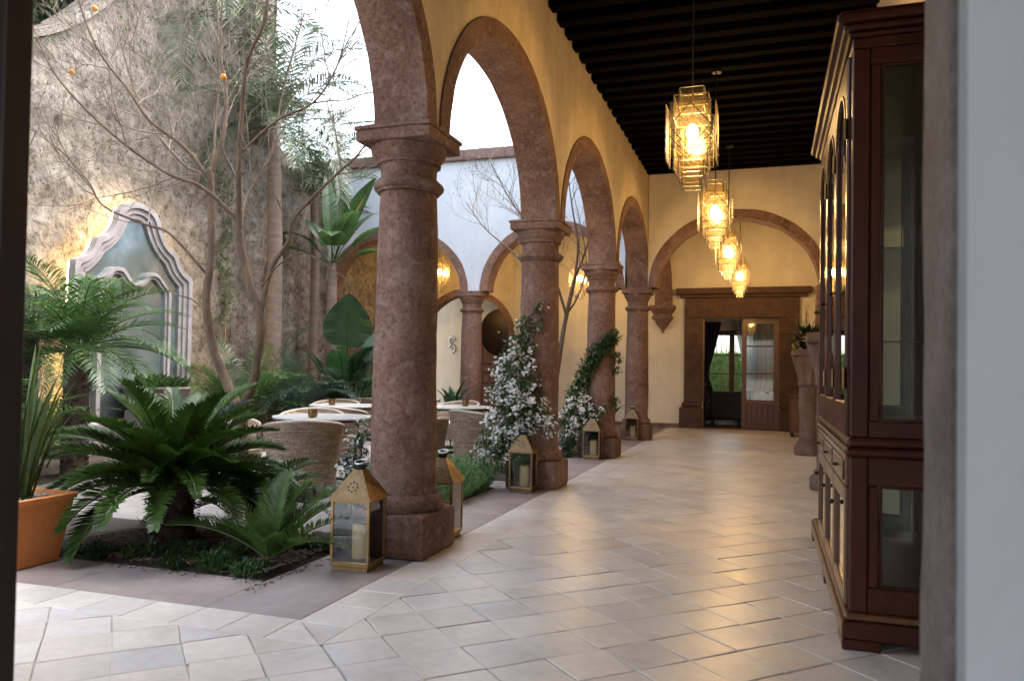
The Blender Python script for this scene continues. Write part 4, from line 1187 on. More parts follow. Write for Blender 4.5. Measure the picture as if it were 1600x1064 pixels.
# ---- carved pedestals, flowers and the small sideboard
def pedestal(x, y, H, label):
    t = thing("carved_pedestal", label, "pedestal", (x, y, 0.006), 0, "carved stone pedestals along the right wall")
    MB().lathe([(0.20, 0), (0.205, 0.01), (0.205, 0.13), (0.195, 0.15), (0.16, 0.17), (0.165, 0.2), (0.15, 0.22)], 24).build("foot", M['pedestal'], t, smooth=40)
    wob = lambda a, z: 0.006 * sin(a * 8 + z * 20) + 0.006 * vnoise(a * 5, z * 22)
    MB().lathe([(0.125, 0.215)] + [(0.125 + 0.008 * sin(z * 9), z) for z in np.linspace(0.24, H - 0.62, 20)] + [(0.13, H - 0.6)], 40, wob=wob).build("shaft", M['pedestal'], t, smooth=40)
    wob2 = lambda a, z: 0.016 * sin(a * 8) + 0.008 * vnoise(a * 6, z * 25)
    MB().lathe([(0.12, H - 0.60), (0.15, H - 0.57), (0.13, H - 0.54), (0.15, H - 0.42), (0.20, H - 0.26), (0.235, H - 0.14), (0.235, H - 0.12)], 48, wob=wob2).build("leaf_capital", M['pedestal'], t, smooth=40)
    MB().box(-0.25, 0.25, -0.25, 0.25, H - 0.115, H, 0.018).build("top_slab", M['pedestal'], t)
    return t
pedestal(0.62, 13.45, 1.70, "farther carved stone pedestal beside the small sideboard")
pedestal(0.66, 9.35, 1.74, "nearer carved stone pedestal mostly hidden by the cabinet")
FA = thing("flower_arrangement", "dark leafy flower arrangement with tall bare twigs on the far pedestal", "flowers", (0.62, 13.45, 1.707))
MB().lathe([(0.07, 0), (0.12, 0.03), (0.15, 0.09), (0.13, 0.13), (0.12, 0.13), (0.1, 0.06)], 20).build("bowl", M['iron'], FA, smooth=40)
tw = MB()
for k in range(16):
    a = random.uniform(0, 2 * pi); p = Vector((0, 0, 0.1)); d = Vector((cos(a) * 0.25, sin(a) * 0.25, 1)).normalized(); pts = [p.copy()]
    for i in range(9):
        d = (d + Vector((random.gauss(0, 0.22), random.gauss(0, 0.22), 0.05))).normalized(); p = p + d * 0.085; pts.append(p.copy())
    tw.tube(pts, [0.006 * (1 - i / 11) for i in range(10)], 4)
tw.build("twig", M['twig'], FA)
lv = MB()
def leafquad(mb, p, d, l, w, up=Vector((0, 0, 1))):
    e = d.cross(up)
    if e.length < 1e-4: e = Vector((1, 0, 0))
    e.normalize(); n = e.cross(d)
    mb.add([p, p + d * l * 0.5 + e * w + n * w * 0.3, p + d * l, p + d * l * 0.5 - e * w + n * w * 0.3], [(0, 1, 2), (0, 2, 3)])
for k in range(220):
    a = random.uniform(0, 2 * pi); e = random.uniform(-0.4, 1.0); d = Vector((cos(a) * cos(e), sin(a) * cos(e), sin(e)))
    p = Vector((0, 0, 0.13)) + d * random.uniform(0.04, 0.22); leafquad(lv, p, d, random.uniform(0.10, 0.22), random.uniform(0.015, 0.035))
lv.build("foliage", M['bigleaf'], FA, fix=False)
for k in range(7):
    a = random.uniform(pi * 0.7, 1.9 * pi); r = random.uniform(0.14, 0.3); c = Vector((cos(a) * r, sin(a) * r, random.uniform(0.0, 0.28)))
    f = MB()
    for i in range(10):
        d = Vector((random.gauss(0, 1), random.gauss(0, 1), random.gauss(0, 1))).normalized(); leafquad(f, c, d, 0.06, 0.02)
    f.build("bloom", M['yel'] if k % 2 else M['petal'], FA, fix=False)
SB = thing("sideboard", "small brown wooden sideboard against the wall past the pedestals", "sideboard", (0.72, 17.6, 0.006))
MB().box(-0.30, 0.31, -0.42, 0.42, 0.84, 0.88, 0.008).build("top", M['wood_lt'], SB)
MB().box(-0.26, 0.30, -0.38, 0.38, 0.09, 0.838, 0.006).build("body", M['door'], SB)
for s_ in (-1, 1):
    MB().box(-0.272, -0.262, s_ * 0.19 - 0.17, s_ * 0.19 + 0.17, 0.14, 0.79, 0.004).build("door_panel", M['wood_lt'], SB)
    for sx in (-0.22, 0.26): MB().box(sx - 0.03, sx + 0.03, s_ * 0.33 - 0.03, s_ * 0.33 + 0.03, 0, 0.088, 0.004).build("foot", M['iron'], SB)
MB().box(-0.24, 0.26, -0.392, -0.382, 0.14, 0.79, 0.004).build("side_panel", M['wood_lt'], SB)

# ---- things in the lobby beyond the courtyard
G = thing("bronze_disc", "large dark bronze disc with a raised boss hung in the far arch", "gong", (-6.80, 19.62, 2.32))
g_ = MB(); g_.lathe([(0.001, -0.10), (0.05, -0.10), (0.09, -0.07), (0.12, -0.03), (0.40, -0.02), (0.53, 0.0), (0.56, 0.05), (0.54, 0.06), (0.001, 0.05)], 48); g_.xf(Matrix.Rotation(radians(90), 4, 'X')); 
g_.v = [(p[0], p[1] if True else 0, p[2] * 1.12) for p in g_.v]
g_.v = [(p[0], -p[1] if False else p[1], p[2]) for p in g_.v]
g_.build("dish", M['gong'], G, smooth=40)
MB().sphere((0, -0.02, 0), 0.09, 14, 8).build("boss", M['brass_dk'], G, smooth='all')
MB().bar((0, 0.03, 0.55), (0, 0.03, 1.8), 0.012, 6).build("chain", M['iron'], G)
GD = thing("cane_door", "reddish cane door with dark crossbars below the bronze disc", "door", (-7.35, 20.66, 0))
for k in range(14): MB().bar((-0.30 + k * 0.046, 0, 0.02), (-0.30 + k * 0.046, 0, 2.3), 0.02, 6).build("cane", M['reed'], GD)
for z in (0.3, 0.75, 0.95, 1.25, 1.5, 2.1): MB().box(-0.33, 0.33, -0.035, -0.022, z - 0.02, z + 0.02).build("crossbar", M['door'], GD)
for x_ in (-0.36, 0.36): MB().box(x_ - 0.03, x_ + 0.03, -0.03, 0.03, 0, 2.35).build("frame_post", M['door'], GD)
PQ = thing("wall_plaque", "small grey openwork ornament on the pale lobby wall", "ornament", (-8.62, 20.68, 2.03))
m = MB()
for k, c0 in enumerate(((0, 0.11), (0, -0.11))):
    m.tube([(0.09 * cos(a) * (1 if k == 0 else -1), -0.01, c0[1] + 0.11 * sin(a)) for a in np.linspace(0.2, 4.8, 18)], 0.022, 6)
m.build("scroll", M['tin'], PQ, smooth='all'); m = MB(); m.tube([(0, -0.004, -0.25), (0, -0.004, 0.25)], 0.012, 6); m.build("stem", M['tin'], PQ)

# ---- wicker tub chairs and round tables
def build_chair():
    t = empty("wicker_chair")
    n = 40; R = 0.365; A = radians(128)
    prof = []
    vs = []; fs = []; nz = 10
    def top(a):
        f = abs(a) / A; return 0.755 - 0.13 * f ** 1.6
    for i in range(n + 1):
        a = -A + 2 * A * i / n
        zt = top(a)
        for side in (0, 1):
            for k in range(nz + 1):
                f = k / nz; z = 0.13 + (zt - 0.13) * f
                r = R * (0.86 + 0.20 * f ** 1.5) - (0.045 if side else 0)
                vs.append((r * sin(a) * 1.04, -r * cos(a), z))
    st = 2 * (nz + 1)
    for i in range(n):
        for k in range(nz):
            p = i * st + k; fs.append((p, p + 1, p + st + 1, p + st))
            q = i * st + nz + 1 + k; fs.append((q, q + st, q + st + 1, q + 1))
    for i in (0, n):
        for k in range(nz):
            p = i * st + k; q = p + nz + 1; fs.append((p, q, q + 1, p + 1))
    m = MB(); m.add(vs, fs); m.build("woven_shell", M['wicker'], t, smooth='all')
    pts = []
    for i in range(n + 1):
        a = -A + 2 * A * i / n; r = R * 1.06 - 0.022
        pts.append((r * sin(a) * 1.04, -r * cos(a), top(a)))
    a0, a1 = pts[0], pts[-1]
    m = MB(); m.tube([(a0[0] * 0.97, a0[1] + 0.02, a0[2] - 0.16), (a0[0], a0[1] + 0.01, a0[2] - 0.04)] + pts + [(a1[0], a1[1] + 0.01, a1[2] - 0.04), (a1[0] * 0.97, a1[1] + 0.02, a1[2] - 0.16)], 0.025, 8); m.build("rim", M['rim'], t, smooth='all')
    m = MB(); m.lathe([(0.30, 0.15), (0.315, 0.16), (0.315, 0.36), (0.30, 0.372)], 32); m.v = [(p[0], p[1] + 0.03, p[2]) for p in m.v]; m.build("seat_frame", M['wicker'], t, smooth=40)
    m = MB(); m.lathe([(0.24, 0.374), (0.29, 0.385), (0.30, 0.41), (0.28, 0.44), (0.15, 0.452), (0.001, 0.455)], 32); m.v = [(p[0], p[1] + 0.03, p[2]) for p in m.v]; m.build("cushion", M['cushion'], t, smooth='all')
    for a in (35, 145, 215, 325, 250, 290, 270):
        if a in (250, 290, 270): r = 0.30
        else: r = 0.27
        x, y = r * cos(radians(a)), r * sin(radians(a)) + 0.01
        MB().tube([(x, y, 0.0), (x * 0.97, y * 0.97, 0.17)], [0.012, 0.016], 6).build("leg", M['iron'], t)
    return t
chairs = [
    (-4.42, 6.78, 35, "nearest wicker tub chair, its back turned to the camera", ),
    (-3.62, 7.62, 80, "wicker tub chair half hidden behind the nearest column, right of the front table"),
    (-5.35, 8.38, 205, "wicker tub chair on the far left side of the front table"),
    (-5.75, 7.35, -72, "wicker tub chair left of the front table behind the tree"),
    (-5.55, 9.35, 10, "wicker tub chair with its back to the front table, facing the second table"),
    (-4.75, 9.75, 70, "wicker tub chair right of the second table beside the column"),
    (-6.75, 11.25, 195, "wicker tub chair on the far side of the second table"),
    (-6.95, 12.7, 20, "farthest small wicker tub chair near the back plants"),
    (-3.62, 9.62, -28, "wicker tub chair right of the nearest column, below the jasmine"),
    (-4.95, 12.1, 165, "wicker tub chair on the far side of the table by the grey column"),
]
proto = build_chair()
for i, c in enumerate(chairs):
    o = proto if i == 0 else copy_tree(proto)
    o.location = (c[0], c[1], -0.010); o.rotation_euler = (0, 0, radians(c[2]))
    tag(o, c[3], "chair", "wicker tub chairs of the courtyard", 'thing')
def build_table():
    t = empty("round_table")
    MB().lathe([(0.50, 0.715), (0.545, 0.722), (0.55, 0.735), (0.545, 0.745), (0.001, 0.746)], 48).build("table_top", M['marble'], t, smooth=40)
    MB().lathe([(0.54, 0.698), (0.54, 0.713)], 48).build("under_rim", M['iron'], t)
    MB().lathe([(0.035, 0.03), (0.03, 0.08), (0.03, 0.65), (0.06, 0.697)], 16).build("post", M['iron'], t, smooth=40)
    for k in range(4):
        a = k * pi / 2 + 0.4
        MB().tube([(0.02 * cos(a), 0.02 * sin(a), 0.06), (0.2 * cos(a), 0.2 * sin(a), 0.045), (0.34 * cos(a), 0.34 * sin(a), 0.012)], [0.02, 0.017, 0.012], 6).build("foot", M['iron'], t)
    return t
def votive(x, y, label):
    t = thing("votive_candle", label, "candle holder", (x, y, 0.739), 0, "gold votive holders on the tables")
    MB().lathe([(0.035, 0), (0.045, 0.005), (0.052, 0.04), (0.048, 0.09), (0.044, 0.09), (0.046, 0.04), (0.03, 0.012)], 20).build("cup", M['brass'], t, smooth=40)
    MB().lathe([(0.036, 0.013), (0.040, 0.045), (0.001, 0.046)], 16).build("wax", M['wax'], t)
tables = [(-4.72, 7.62, "front round white table behind the nearest chair", "gold votive holder on the front round table", (-4.62, 7.25)),
          (-5.95, 10.25, "second round white table left of the nearest column", "gold votive holder on the second round table", (-6.02, 9.95)),
          (-4.45, 10.85, "round white table between the nearest column and the jasmine", "gold votive holder on the table before the grey column", (-4.33, 10.95)),
          (-6.35, 13.3, "farthest round white table behind the nearest column's edge", "gold votive holder on the farthest table", (-6.25, 12.98))]
pt = build_table()
for i, c in enumerate(tables):
    o = pt if i == 0 else copy_tree(pt)
    o.location = (c[0], c[1], -0.010); o.rotation_euler = (0, 0, i * 0.3)
    tag(o, c[2], "table", "round tables of the courtyard", 'thing'); votive(*c[4], c[3])

# ---- baroque mirror on the rubble wall, lit from behind
MR = thing("baroque_mirror", "tall carved stone framed mirror glowing from behind on the rubble wall", "mirror", (XW + 0.24, 9.225, 0))
half = [(1.13, 0.45), (1.13, 2.70), (1.05, 2.72), (0.93, 2.77), (0.84, 2.86), (0.79, 2.98), (0.77, 3.06), (0.65, 3.08), (0.55, 3.15), (0.48, 3.25), (0.455, 3.30), (0.43, 3.32), (0.425, 3.40), (0.39, 3.50), (0.31, 3.60), (0.20, 3.66), (0.08, 3.685), (0.0, 3.69)]
half = [half[0], (1.13, 2.6)] + half[1:]
full = [(-p[0], p[1]) for p in half] + [p for p in half[::-1][1:]]
def resamp(pts, d=0.035):
    out = [pts[0]]
    for a, b in zip(pts[:-1], pts[1:]):
        n = max(1, int(hypot(b[0] - a[0], b[1] - a[1]) / d))
        for k in range(1, n + 1): out.append((a[0] + (b[0] - a[0]) * k / n, a[1] + (b[1] - a[1]) * k / n))
    for _ in range(2):
        out = [out[0]] + [((out[i - 1][0] + 2 * out[i][0] + out[i + 1][0]) / 4, (out[i - 1][1] + 2 * out[i][1] + out[i + 1][1]) / 4) for i in range(1, len(out) - 1)] + [out[-1]]
    return out
full = resamp(full)
def inset(pts, d):
    out = []
    for i, p in enumerate(pts):
        a = Vector(pts[max(i - 1, 0)]); b = Vector(pts[min(i + 1, len(pts) - 1)])
        t = (b - a).normalized(); nrm = Vector((t.y, -t.x))
        out.append((p[0] + nrm.x * d, p[1] + nrm.y * d))
    for _ in range(3):
        out = [out[0]] + [((out[i - 1][0] + 2 * out[i][0] + out[i + 1][0]) / 4, (out[i - 1][1] + 2 * out[i][1] + out[i + 1][1]) / 4) for i in range(1, len(out) - 1)] + [out[-1]]
    return out
i1 = inset(inset(full, 0.04), 0.04); i2 = inset(inset(i1, 0.04), 0.04); i3 = inset(inset(i2, 0.035), 0.035)
m = MB(); m.ring(full, i1, 0.0, 0.12, 'x'); m.build("outer_frame", M['frame'], MR, smooth=25)
m = MB(); m.ring(i1, i2, 0.0, 0.085, 'x'); m.build("middle_frame", M['frame'], MR, smooth=25)
m = MB(); m.ring(i2, i3, 0.0, 0.055, 'x'); m.build("inner_frame", M['frame'], MR, smooth=25)
m = MB(); m.add([(0.012, p[0], p[1]) for p in full] + [(0.012, 0, 0.5)], [(i, i + 1, len(full)) for i in range(len(full) - 1)]); m.build("mirror_plate", M['mirror'], MR)
lob = [(0.70, 0.50), (0.70, 2.42), (0.66, 2.50), (0.55, 2.56), (0.50, 2.60), (0.49, 2.66), (0.42, 2.69), (0.24, 2.69), (0.20, 2.65), (0.15, 2.56), (0.07, 2.51), (0.0, 2.49)]
lf = resamp([(-p[0], p[1]) for p in lob] + [p for p in lob[::-1][1:]])
m = MB(); m.ring(lf, inset(lf, 0.055), 0.013, 0.09, 'x'); m.build("lobed_frame", M['frame'], MR, smooth=25)
m = MB(); m.ring(inset(lf, 0.057), inset(lf, 0.10), 0.013, 0.06, 'x'); m.build("lobed_bead", M['frame'], MR, smooth=25)
m = MB(); m.box(-0.12, 0.2, -1.25, 1.25, 0.0, 0.46, 0.02); m.build("plinth", M['frame'], MR)
led = MB(); i0 = inset(full, 0.03)
led.tube([(-0.05, p[0], p[1]) for p in inset(full, 0.035)], 0.014, 6)
led.build("light_strip", M['led'], MR)
# stone urn on a block in front of it
UR = thing("stone_urn", "shallow dark stone urn of leafy greens before the mirror", "planter", (-8.55, 9.25, 0))
MB().box(-0.30, 0.30, -0.30, 0.30, -0.01, 0.62, 0.02).build("block", M['frame'], UR)
wv = lambda a, z: 0.006 * sin(a * 22)
MB().lathe([(0.16, 0.622), (0.18, 0.64), (0.15, 0.68), (0.30, 0.74), (0.42, 0.84), (0.46, 0.93), (0.475, 0.935), (0.475, 0.965), (0.44, 0.965), (0.40, 0.90), (0.001, 0.88)], 66, wob=wv).build("bowl", M['urn'], UR, smooth=30)
u = MB()
for k in range(420):
    a = random.uniform(0, 2 * pi); r = 0.42 * sqrt(random.random()); p = Vector((cos(a) * r, sin(a) * r, 0.92 + random.uniform(0, 0.16) * (1 - r)))
    d = Vector((cos(a) * random.uniform(0.2, 1.2), sin(a) * random.uniform(0.2, 1.2), random.uniform(0.2, 1.1))).normalized(); leafquad(u, p, d, random.uniform(0.09, 0.17), random.uniform(0.02, 0.04))
u.build("leafy_greens", M['palm'], UR, fix=False)
#@@PLANTS
# ================================================================== PLANTS
V = Vector
def frond(p, az, el, L, droop, n, ll, lw, fold=0.35, sweep=0.5, hang=0.0, thick=0.012, prof=None, jit=0.08, twist=0.0):
    """one pinnate frond: rachis and two rows of pointed leaflets"""
    mb = MB(); p = V(p)
    pts = [p.copy()]; tans = []
    N_ = 14; q = p.copy()
    for i in range(N_):
        t = (i + 0.5) / N_; e = el - droop * t ** 1.25; a = az + twist * t
        d = V((cos(a) * cos(e), sin(a) * cos(e), sin(e))); tans.append(d); q = q + d * (L / N_); pts.append(q.copy())
    mb.tube(pts, [thick * (1 - 0.85 * i / N_) for i in range(N_ + 1)], 4, False)
    for k in range(n):
        t = 0.10 + 0.90 * (k + 0.5) / n
        f = t * N_; i = min(N_ - 1, int(f)); b = pts[i].lerp(pts[i + 1], f - i); d = tans[i]
        s = V((-sin(az), cos(az), 0)); nr = s.cross(d) * -1
        if nr.z < 0: nr = -nr
        pr = prof(t) if prof else (min(1, 0.35 + 3.5 * t) * (1 - t ** 3 * 0.72))
        l = ll * pr * random.uniform(0.9, 1.1)
        for sg in (-1, 1):
            sw = sweep + 0.5 * t + random.gauss(0, jit)
            dd = (s * sg * cos(sw) + d * sin(sw) + nr * fold).normalized()
            dd2 = (dd + V((0, 0, -hang)) + V((random.gauss(0, jit), random.gauss(0, jit), random.gauss(0, jit)))).normalized()
            w = dd.cross(nr).normalized() * lw
            m_ = b + dd * l * 0.5
            mb.add([b - w * 0.3, m_ - w, m_ + dd2 * l * 0.5, m_ + w, b + w * 0.3], [(0, 1, 3, 4), (1, 2, 3)])
    return mb
def blade(p, az, el, L, W, droop, stalk=0.0, tears=0, n=14, fold=0.25, wave=0.0, roll=0.0):
    """one broad paddle leaf with a midrib, on a stalk"""
    mb = MB(); p = V(p); pts = [p.copy()]; q = p.copy(); tn = []
    M_ = n + (4 if stalk else 0)
    for i in range(M_):
        t = max(0, (i - (4 if stalk else 0)) / n); e = el - droop * t ** 1.3
        d = V((cos(az) * cos(e), sin(az) * cos(e), sin(e))); tn.append(d)
        q = q + d * (stalk / 4 if stalk and i < 4 else L / n); pts.append(q.copy())
    mb.tube(pts, [0.016 * (1 - 0.8 * i / M_) for i in range(M_ + 1)], 5, False)
    o = 4 if stalk else 0
    s0 = V((-sin(az), cos(az), 0))
    tear = set(random.sample(range(2, n - 1), min(tears, n - 4))) if tears else set()
    for sg in (-1, 1):
        row = []
        for i in range(n + 1):
            t = i / n; d = tn[min(o + i, M_ - 1)]; nr = d.cross(s0); nr = nr if nr.z > 0 else -nr
            s = (s0 * cos(roll) + nr * sin(roll))
            w = W * (sin(pi * min(1, (t * 0.94 + 0.06)) ** 0.8)) ** 0.75 * (0.55 if t == 1 else 1)
            if t >= 0.999: w = 0.004
            b = pts[o + i]
            row.append((b, b + s * sg * w * 0.5 + nr * fold * w * 0.5, b + s * sg * w + nr * (fold * w * 0.75 + wave * sin(i * 1.7 + sg)) - V((0, 0, 0.12 * w))))
        vs = [v for r in row for v in r]
        for i in range(n):
            if i in tear:
                c = vs[(i + 1) * 3 + 2].lerp(vs[i * 3 + 2], 0.30); vs2 = [vs[i * 3 + 1], vs[i * 3 + 2], c, vs[i * 3 + 4]]
                mb.add(vs2, [(0, 1, 2, 3)]); mb.add([vs[i * 3], vs[i * 3 + 1], vs[i * 3 + 4], vs[i * 3 + 3]], [(0, 1, 2, 3)])
            else:
                mb.add([vs[i * 3 + k] for k in range(3)] + [vs[i * 3 + 3 + k] for k in range(3)], [(0, 1, 4, 3), (1, 2, 5, 4)])
    return mb
def shaggy(mb, r, z0, z1, n=70, c=(0, 0)):
    prof = [(r * (1.08 - 0.1 * k / 8), z0 + (z1 - z0) * k / 8) for k in range(9)]
    mb.lathe(prof, 14, (c[0], c[1], 0), wob=lambda a, z: 0.12 * r * vnoise(a * 4, z * 18))
    for k in range(n):
        a = random.uniform(0, 2 * pi); z = random.uniform(z0, z1)
        b = V((c[0] + r * 0.95 * cos(a), c[1] + r * 0.95 * sin(a), z)); o = V((cos(a), sin(a), 0.9)).normalized(); s = V((-sin(a), cos(a), 0)) * r * 0.22
        mb.add([b - s, b + s, b + o * r * 0.42 + s * 0.6, b + o * r * 0.42 - s * 0.6, b + V((0, 0, r * 0.35))], [(0, 1, 2, 3), (3, 2, 4)])

# ---- cycads
CYB = thing("cycad", "big dark green cycad with arching fronds on a stout dark trunk", "plant", (-3.99, 4.50, 0))
m = MB(); shaggy(m, 0.145, -0.01, 0.40, 120); m.build("trunk", M['dktrunk'], CYB)
for k in range(58):
    lay = k / 58
    az = k * 2.399 + random.gauss(0, 0.1); el = radians(78 - 66 * lay + random.gauss(0, 5)); L = random.uniform(0.74, 0.97)
    f = frond((0.05 * cos(az), 0.05 * sin(az), 0.40), az, el, L, radians(48 + 30 * lay), 84, 0.185, 0.0098, 0.42, 0.42, 0.1, 0.014)
    f.build("frond", M['cycad'], CYB, fix=False)
CYS = thing("cycad", "small fresh green cycad at the corner of the front bed", "plant", (-3.04, 4.30, 0))
for k, (a, e, L) in enumerate(((172, 40, 0.72), (158, 22, 0.66), (200, 30, 0.70), (185, 55, 0.62), (95, 80, 0.58), (60, 72, 0.56), (20, 48, 0.72), (2, 36, 0.74), (-15, 26, 0.68), (40, 58, 0.6), (125, 62, 0.6), (230, 48, 0.52), (-60, 38, 0.48), (110, 35, 0.65), (75, 40, 0.6))):
    f = frond((0.015 * cos(radians(a)), 0.015 * sin(radians(a)), 0.03), radians(a), radians(e + 8), L, radians(46), 62, 0.150, 0.0066, 0.38, 0.5, 0.05, 0.010)
    f.build("frond", M['cycad2'], CYS, fix=False)
CYR = thing("cycad", "low dark cycad under the tree behind the small one", "plant", (-3.62, 4.98, 0))
m = MB(); shaggy(m, 0.12, -0.01, 0.22, 50); m.build("trunk", M['dktrunk'], CYR)
for k in range(24):
    az = k * 2.399; el = radians(70 - 55 * k / 24)
    frond((0.03 * cos(az), 0.03 * sin(az), 0.22), az, el, random.uniform(0.46, 0.6), radians(60), 36, 0.15, 0.008, 0.4, 0.45, 0.1, 0.012).build("frond", M['cycad'], CYR, fix=False)

# ---- terracotta pot with sword leaves
TP = thing("terracotta_pot", "square tapered orange terracotta pot at the left edge", "pot", (-4.47, 3.70, 0.006))
m = MB(); b, t_ = 0.175, 0.235; H = 0.43
def ringsq(h, z, r=0.03):
    return [(sx * (h - (r if i else 0)), sy * (h - (0 if i else r)), z) for sx, sy, i in ((1, -1, 1), (1, -1, 0), (1, 1, 0), (1, 1, 1), (-1, 1, 1), (-1, 1, 0), (-1, -1, 0), (-1, -1, 1))]
prof = [(b - 0.01, 0.0), (b, 0.012), (b + (t_ - b) * 0.93, H - 0.035), (t_ + 0.008, H - 0.03), (t_ + 0.012, H - 0.004), (t_ + 0.006, H), (t_ - 0.02, H), (t_ - 0.026, H - 0.01), (t_ - 0.03, H - 0.06)]
vs = [p for h, z in prof for p in ringsq(h, z)]
m.add(vs, [(i * 8 + k, i * 8 + (k + 1) % 8, (i + 1) * 8 + (k + 1) % 8, (i + 1) * 8 + k) for i in range(len(prof) - 1) for k in range(8)] + [tuple(range(8))])
m.build("pot_body", M['terra'], TP, smooth=30)
m = MB(); m.add(ringsq(t_ - 0.03, H - 0.04), [tuple(range(8))])
for k in range(420):
    x, y = random.uniform(-0.19, 0.19), random.uniform(-0.19, 0.19); r = random.uniform(0.008, 0.018)
    m.sphere((x, y, H - 0.036 + random.uniform(0, 0.012)), r, 5, 4, 0.7)
tag(m.build("pebble_layer", M['pebble'], TP, smooth='all'), kind='stuff')
SWP = thing("sword_plant", "upright green sword leaved plant growing in the terracotta pot", "plant", (-4.47, 3.70, 0.40))
for k in range(30):
    az = random.uniform(0, 2 * pi); L = random.uniform(0.55, 1.08); el = radians(random.uniform(66, 88)); w = random.uniform(0.018, 0.034)
    mb = MB(); p = V((cos(az) * random.uniform(0.0, 0.07), sin(az) * random.uniform(0, 0.07), 0.0)); s = V((-sin(az), cos(az), 0)); rows = []
    for i in range(9):
        f = i / 8; e = el - radians(24) * f ** 2; d = V((cos(az) * cos(e), sin(az) * cos(e), sin(e))); nr = s.cross(d)
        ww = w * (0.75 + 0.9 * f - 1.62 * f ** 2.2); ww = max(0.001, ww)
        rows.append((p - s * ww + nr * ww * 0.4, p.copy(), p + s * ww + nr * ww * 0.4)); p = p + d * L / 8
    for i in range(8):
        a, b_ = rows[i], rows[i + 1]; mb.add([a[0], a[1], a[2], b_[0], b_[1], b_[2]], [(0, 1, 4, 3), (1, 2, 5, 4)])
    mb.build("leaf", M['sword'], SWP, fix=False)

# ---- palms
def palm(label, loc, trunk_h, r, nf, L, mt, ll, lw, el0=80, el1=-5, droop=75, hang=0.25, n=44, trunkmat='dktrunk', shag=True, name="palm", fold=0.25):
    t = thing(name, label, "palm", loc)
    m = MB()
    if shag: shaggy(m, r, -0.02, trunk_h, int(trunk_h * 120))
    else: m.tube([(0.06 * sin(z * 0.5), 0.04 * sin(z * 0.8), z) for z in np.linspace(-0.02, trunk_h, 24)], [r * (1.15 - 0.3 * k / 23) + 0.006 * (k % 2) for k in range(24)], 12)
    m.build("trunk", M[trunkmat], t, smooth=50 if not shag else False)
    tx, ty = (0.06 * sin(trunk_h * 0.5), 0.04 * sin(trunk_h * 0.8)) if not shag else (0, 0)
    for k in range(nf):
        az = k * 2.399 + random.gauss(0, 0.15); f = k / nf
        el = radians(el0 + (el1 - el0) * f + random.gauss(0, 5))
        frond((tx + r * 0.5 * cos(az), ty + r * 0.5 * sin(az), trunk_h), az, el, L * random.uniform(0.85, 1.1), radians(droop * random.uniform(0.8, 1.15)), n, ll, lw, fold, 0.35, hang, 0.014, None, 0.12, random.gauss(0, 0.2)).build("frond", M[mt], t, fix=False)
    return t
palm("feathery palm at the left with its crown before the mirror", (-7.35, 6.75, 0), 1.42, 0.13, 34, 1.30, 'palm', 0.38, 0.0075, 84, -5, 70, 0.35, 52)
palm("small blue green palm behind the feathery palm by the left edge", (-8.35, 7.0, 0), 1.55, 0.09, 20, 1.15, 'palm_gr', 0.34, 0.0085, 80, 0, 85, 0.4, 40)
palm("tall pale trunked palm rising against the rubble wall", (-8.72, 12.2, 0), 5.7, 0.135, 26, 2.5, 'palm_far', 0.58, 0.014, 84, -25, 95, 0.4, 60, 'palmtrunk', False)
palm("loose palm crown beside the white wall's left end", (-8.95, 13.9, 0), 4.9, 0.09, 13, 2.0, 'palm_far', 0.50, 0.012, 86, 0, 80, 0.4, 50, 'palmtrunk', False)
palm("dark palm whose fronds hang high over the rubble wall", (-9.5, 11.1, 0), 7.3, 0.15, 13, 2.5, 'palm_far', 0.56, 0.014, 80, -35, 105, 0.5, 54, 'palmtrunk', False)

def areca(label, loc, nf, L, mt, ll=0.30, lw=0.008, spread=1.0):
    t = thing("areca_palm", label, "palm", loc)
    m = MB()
    for k in range(nf):
        az = random.uniform(0, 2 * pi); r0 = random.uniform(0.05, 0.22); b = V((r0 * cos(az), r0 * sin(az), 0.0)); hh = random.uniform(0.2, 0.75) * L * 0.5
        tp = b + V((cos(az) * 0.10 * spread, sin(az) * 0.10 * spread, hh)); m.tube([b - V((0, 0, 0.02)), tp], [0.016, 0.010], 5)
        frond(tp, az + random.gauss(0, 0.3), radians(random.uniform(45, 85)), L * random.uniform(0.7, 1.1), radians(random.uniform(55, 100)), 34, ll, lw, 0.2, 0.45, 0.35, 0.009, None, 0.14).build("frond", M[mt], t, fix=False)
    m.build("cane_stem", M['sword'], t)
    return t
areca("feathery palm clump just right of the mirror", (-8.3, 11.0, 0), 26, 1.75, 'palm')
areca("fine leaved blue green palm clump below the tall trunk", (-7.95, 12.0, 0), 30, 1.55, 'palm_gr', 0.32, 0.007)
areca("low fine leaved palm clump behind the tables", (-7.55, 12.9, 0), 30, 1.35, 'palm_gr', 0.30, 0.006, 1.6)
areca("dark palm clump against the rubble wall behind the urn", (-8.75, 10.35, 0), 16, 1.2, 'palm')
areca("palm clump near the back corner under the broad leaves", (-7.9, 13.9, 0), 22, 1.35, 'palm', 0.28)
areca("palm clump low at the left edge behind the pot", (-7.2, 5.5, 0), 20, 1.1, 'palm')
areca("bright green palm clump beneath the feathery palm", (-8.2, 6.9, 0), 18, 1.0, 'sword')

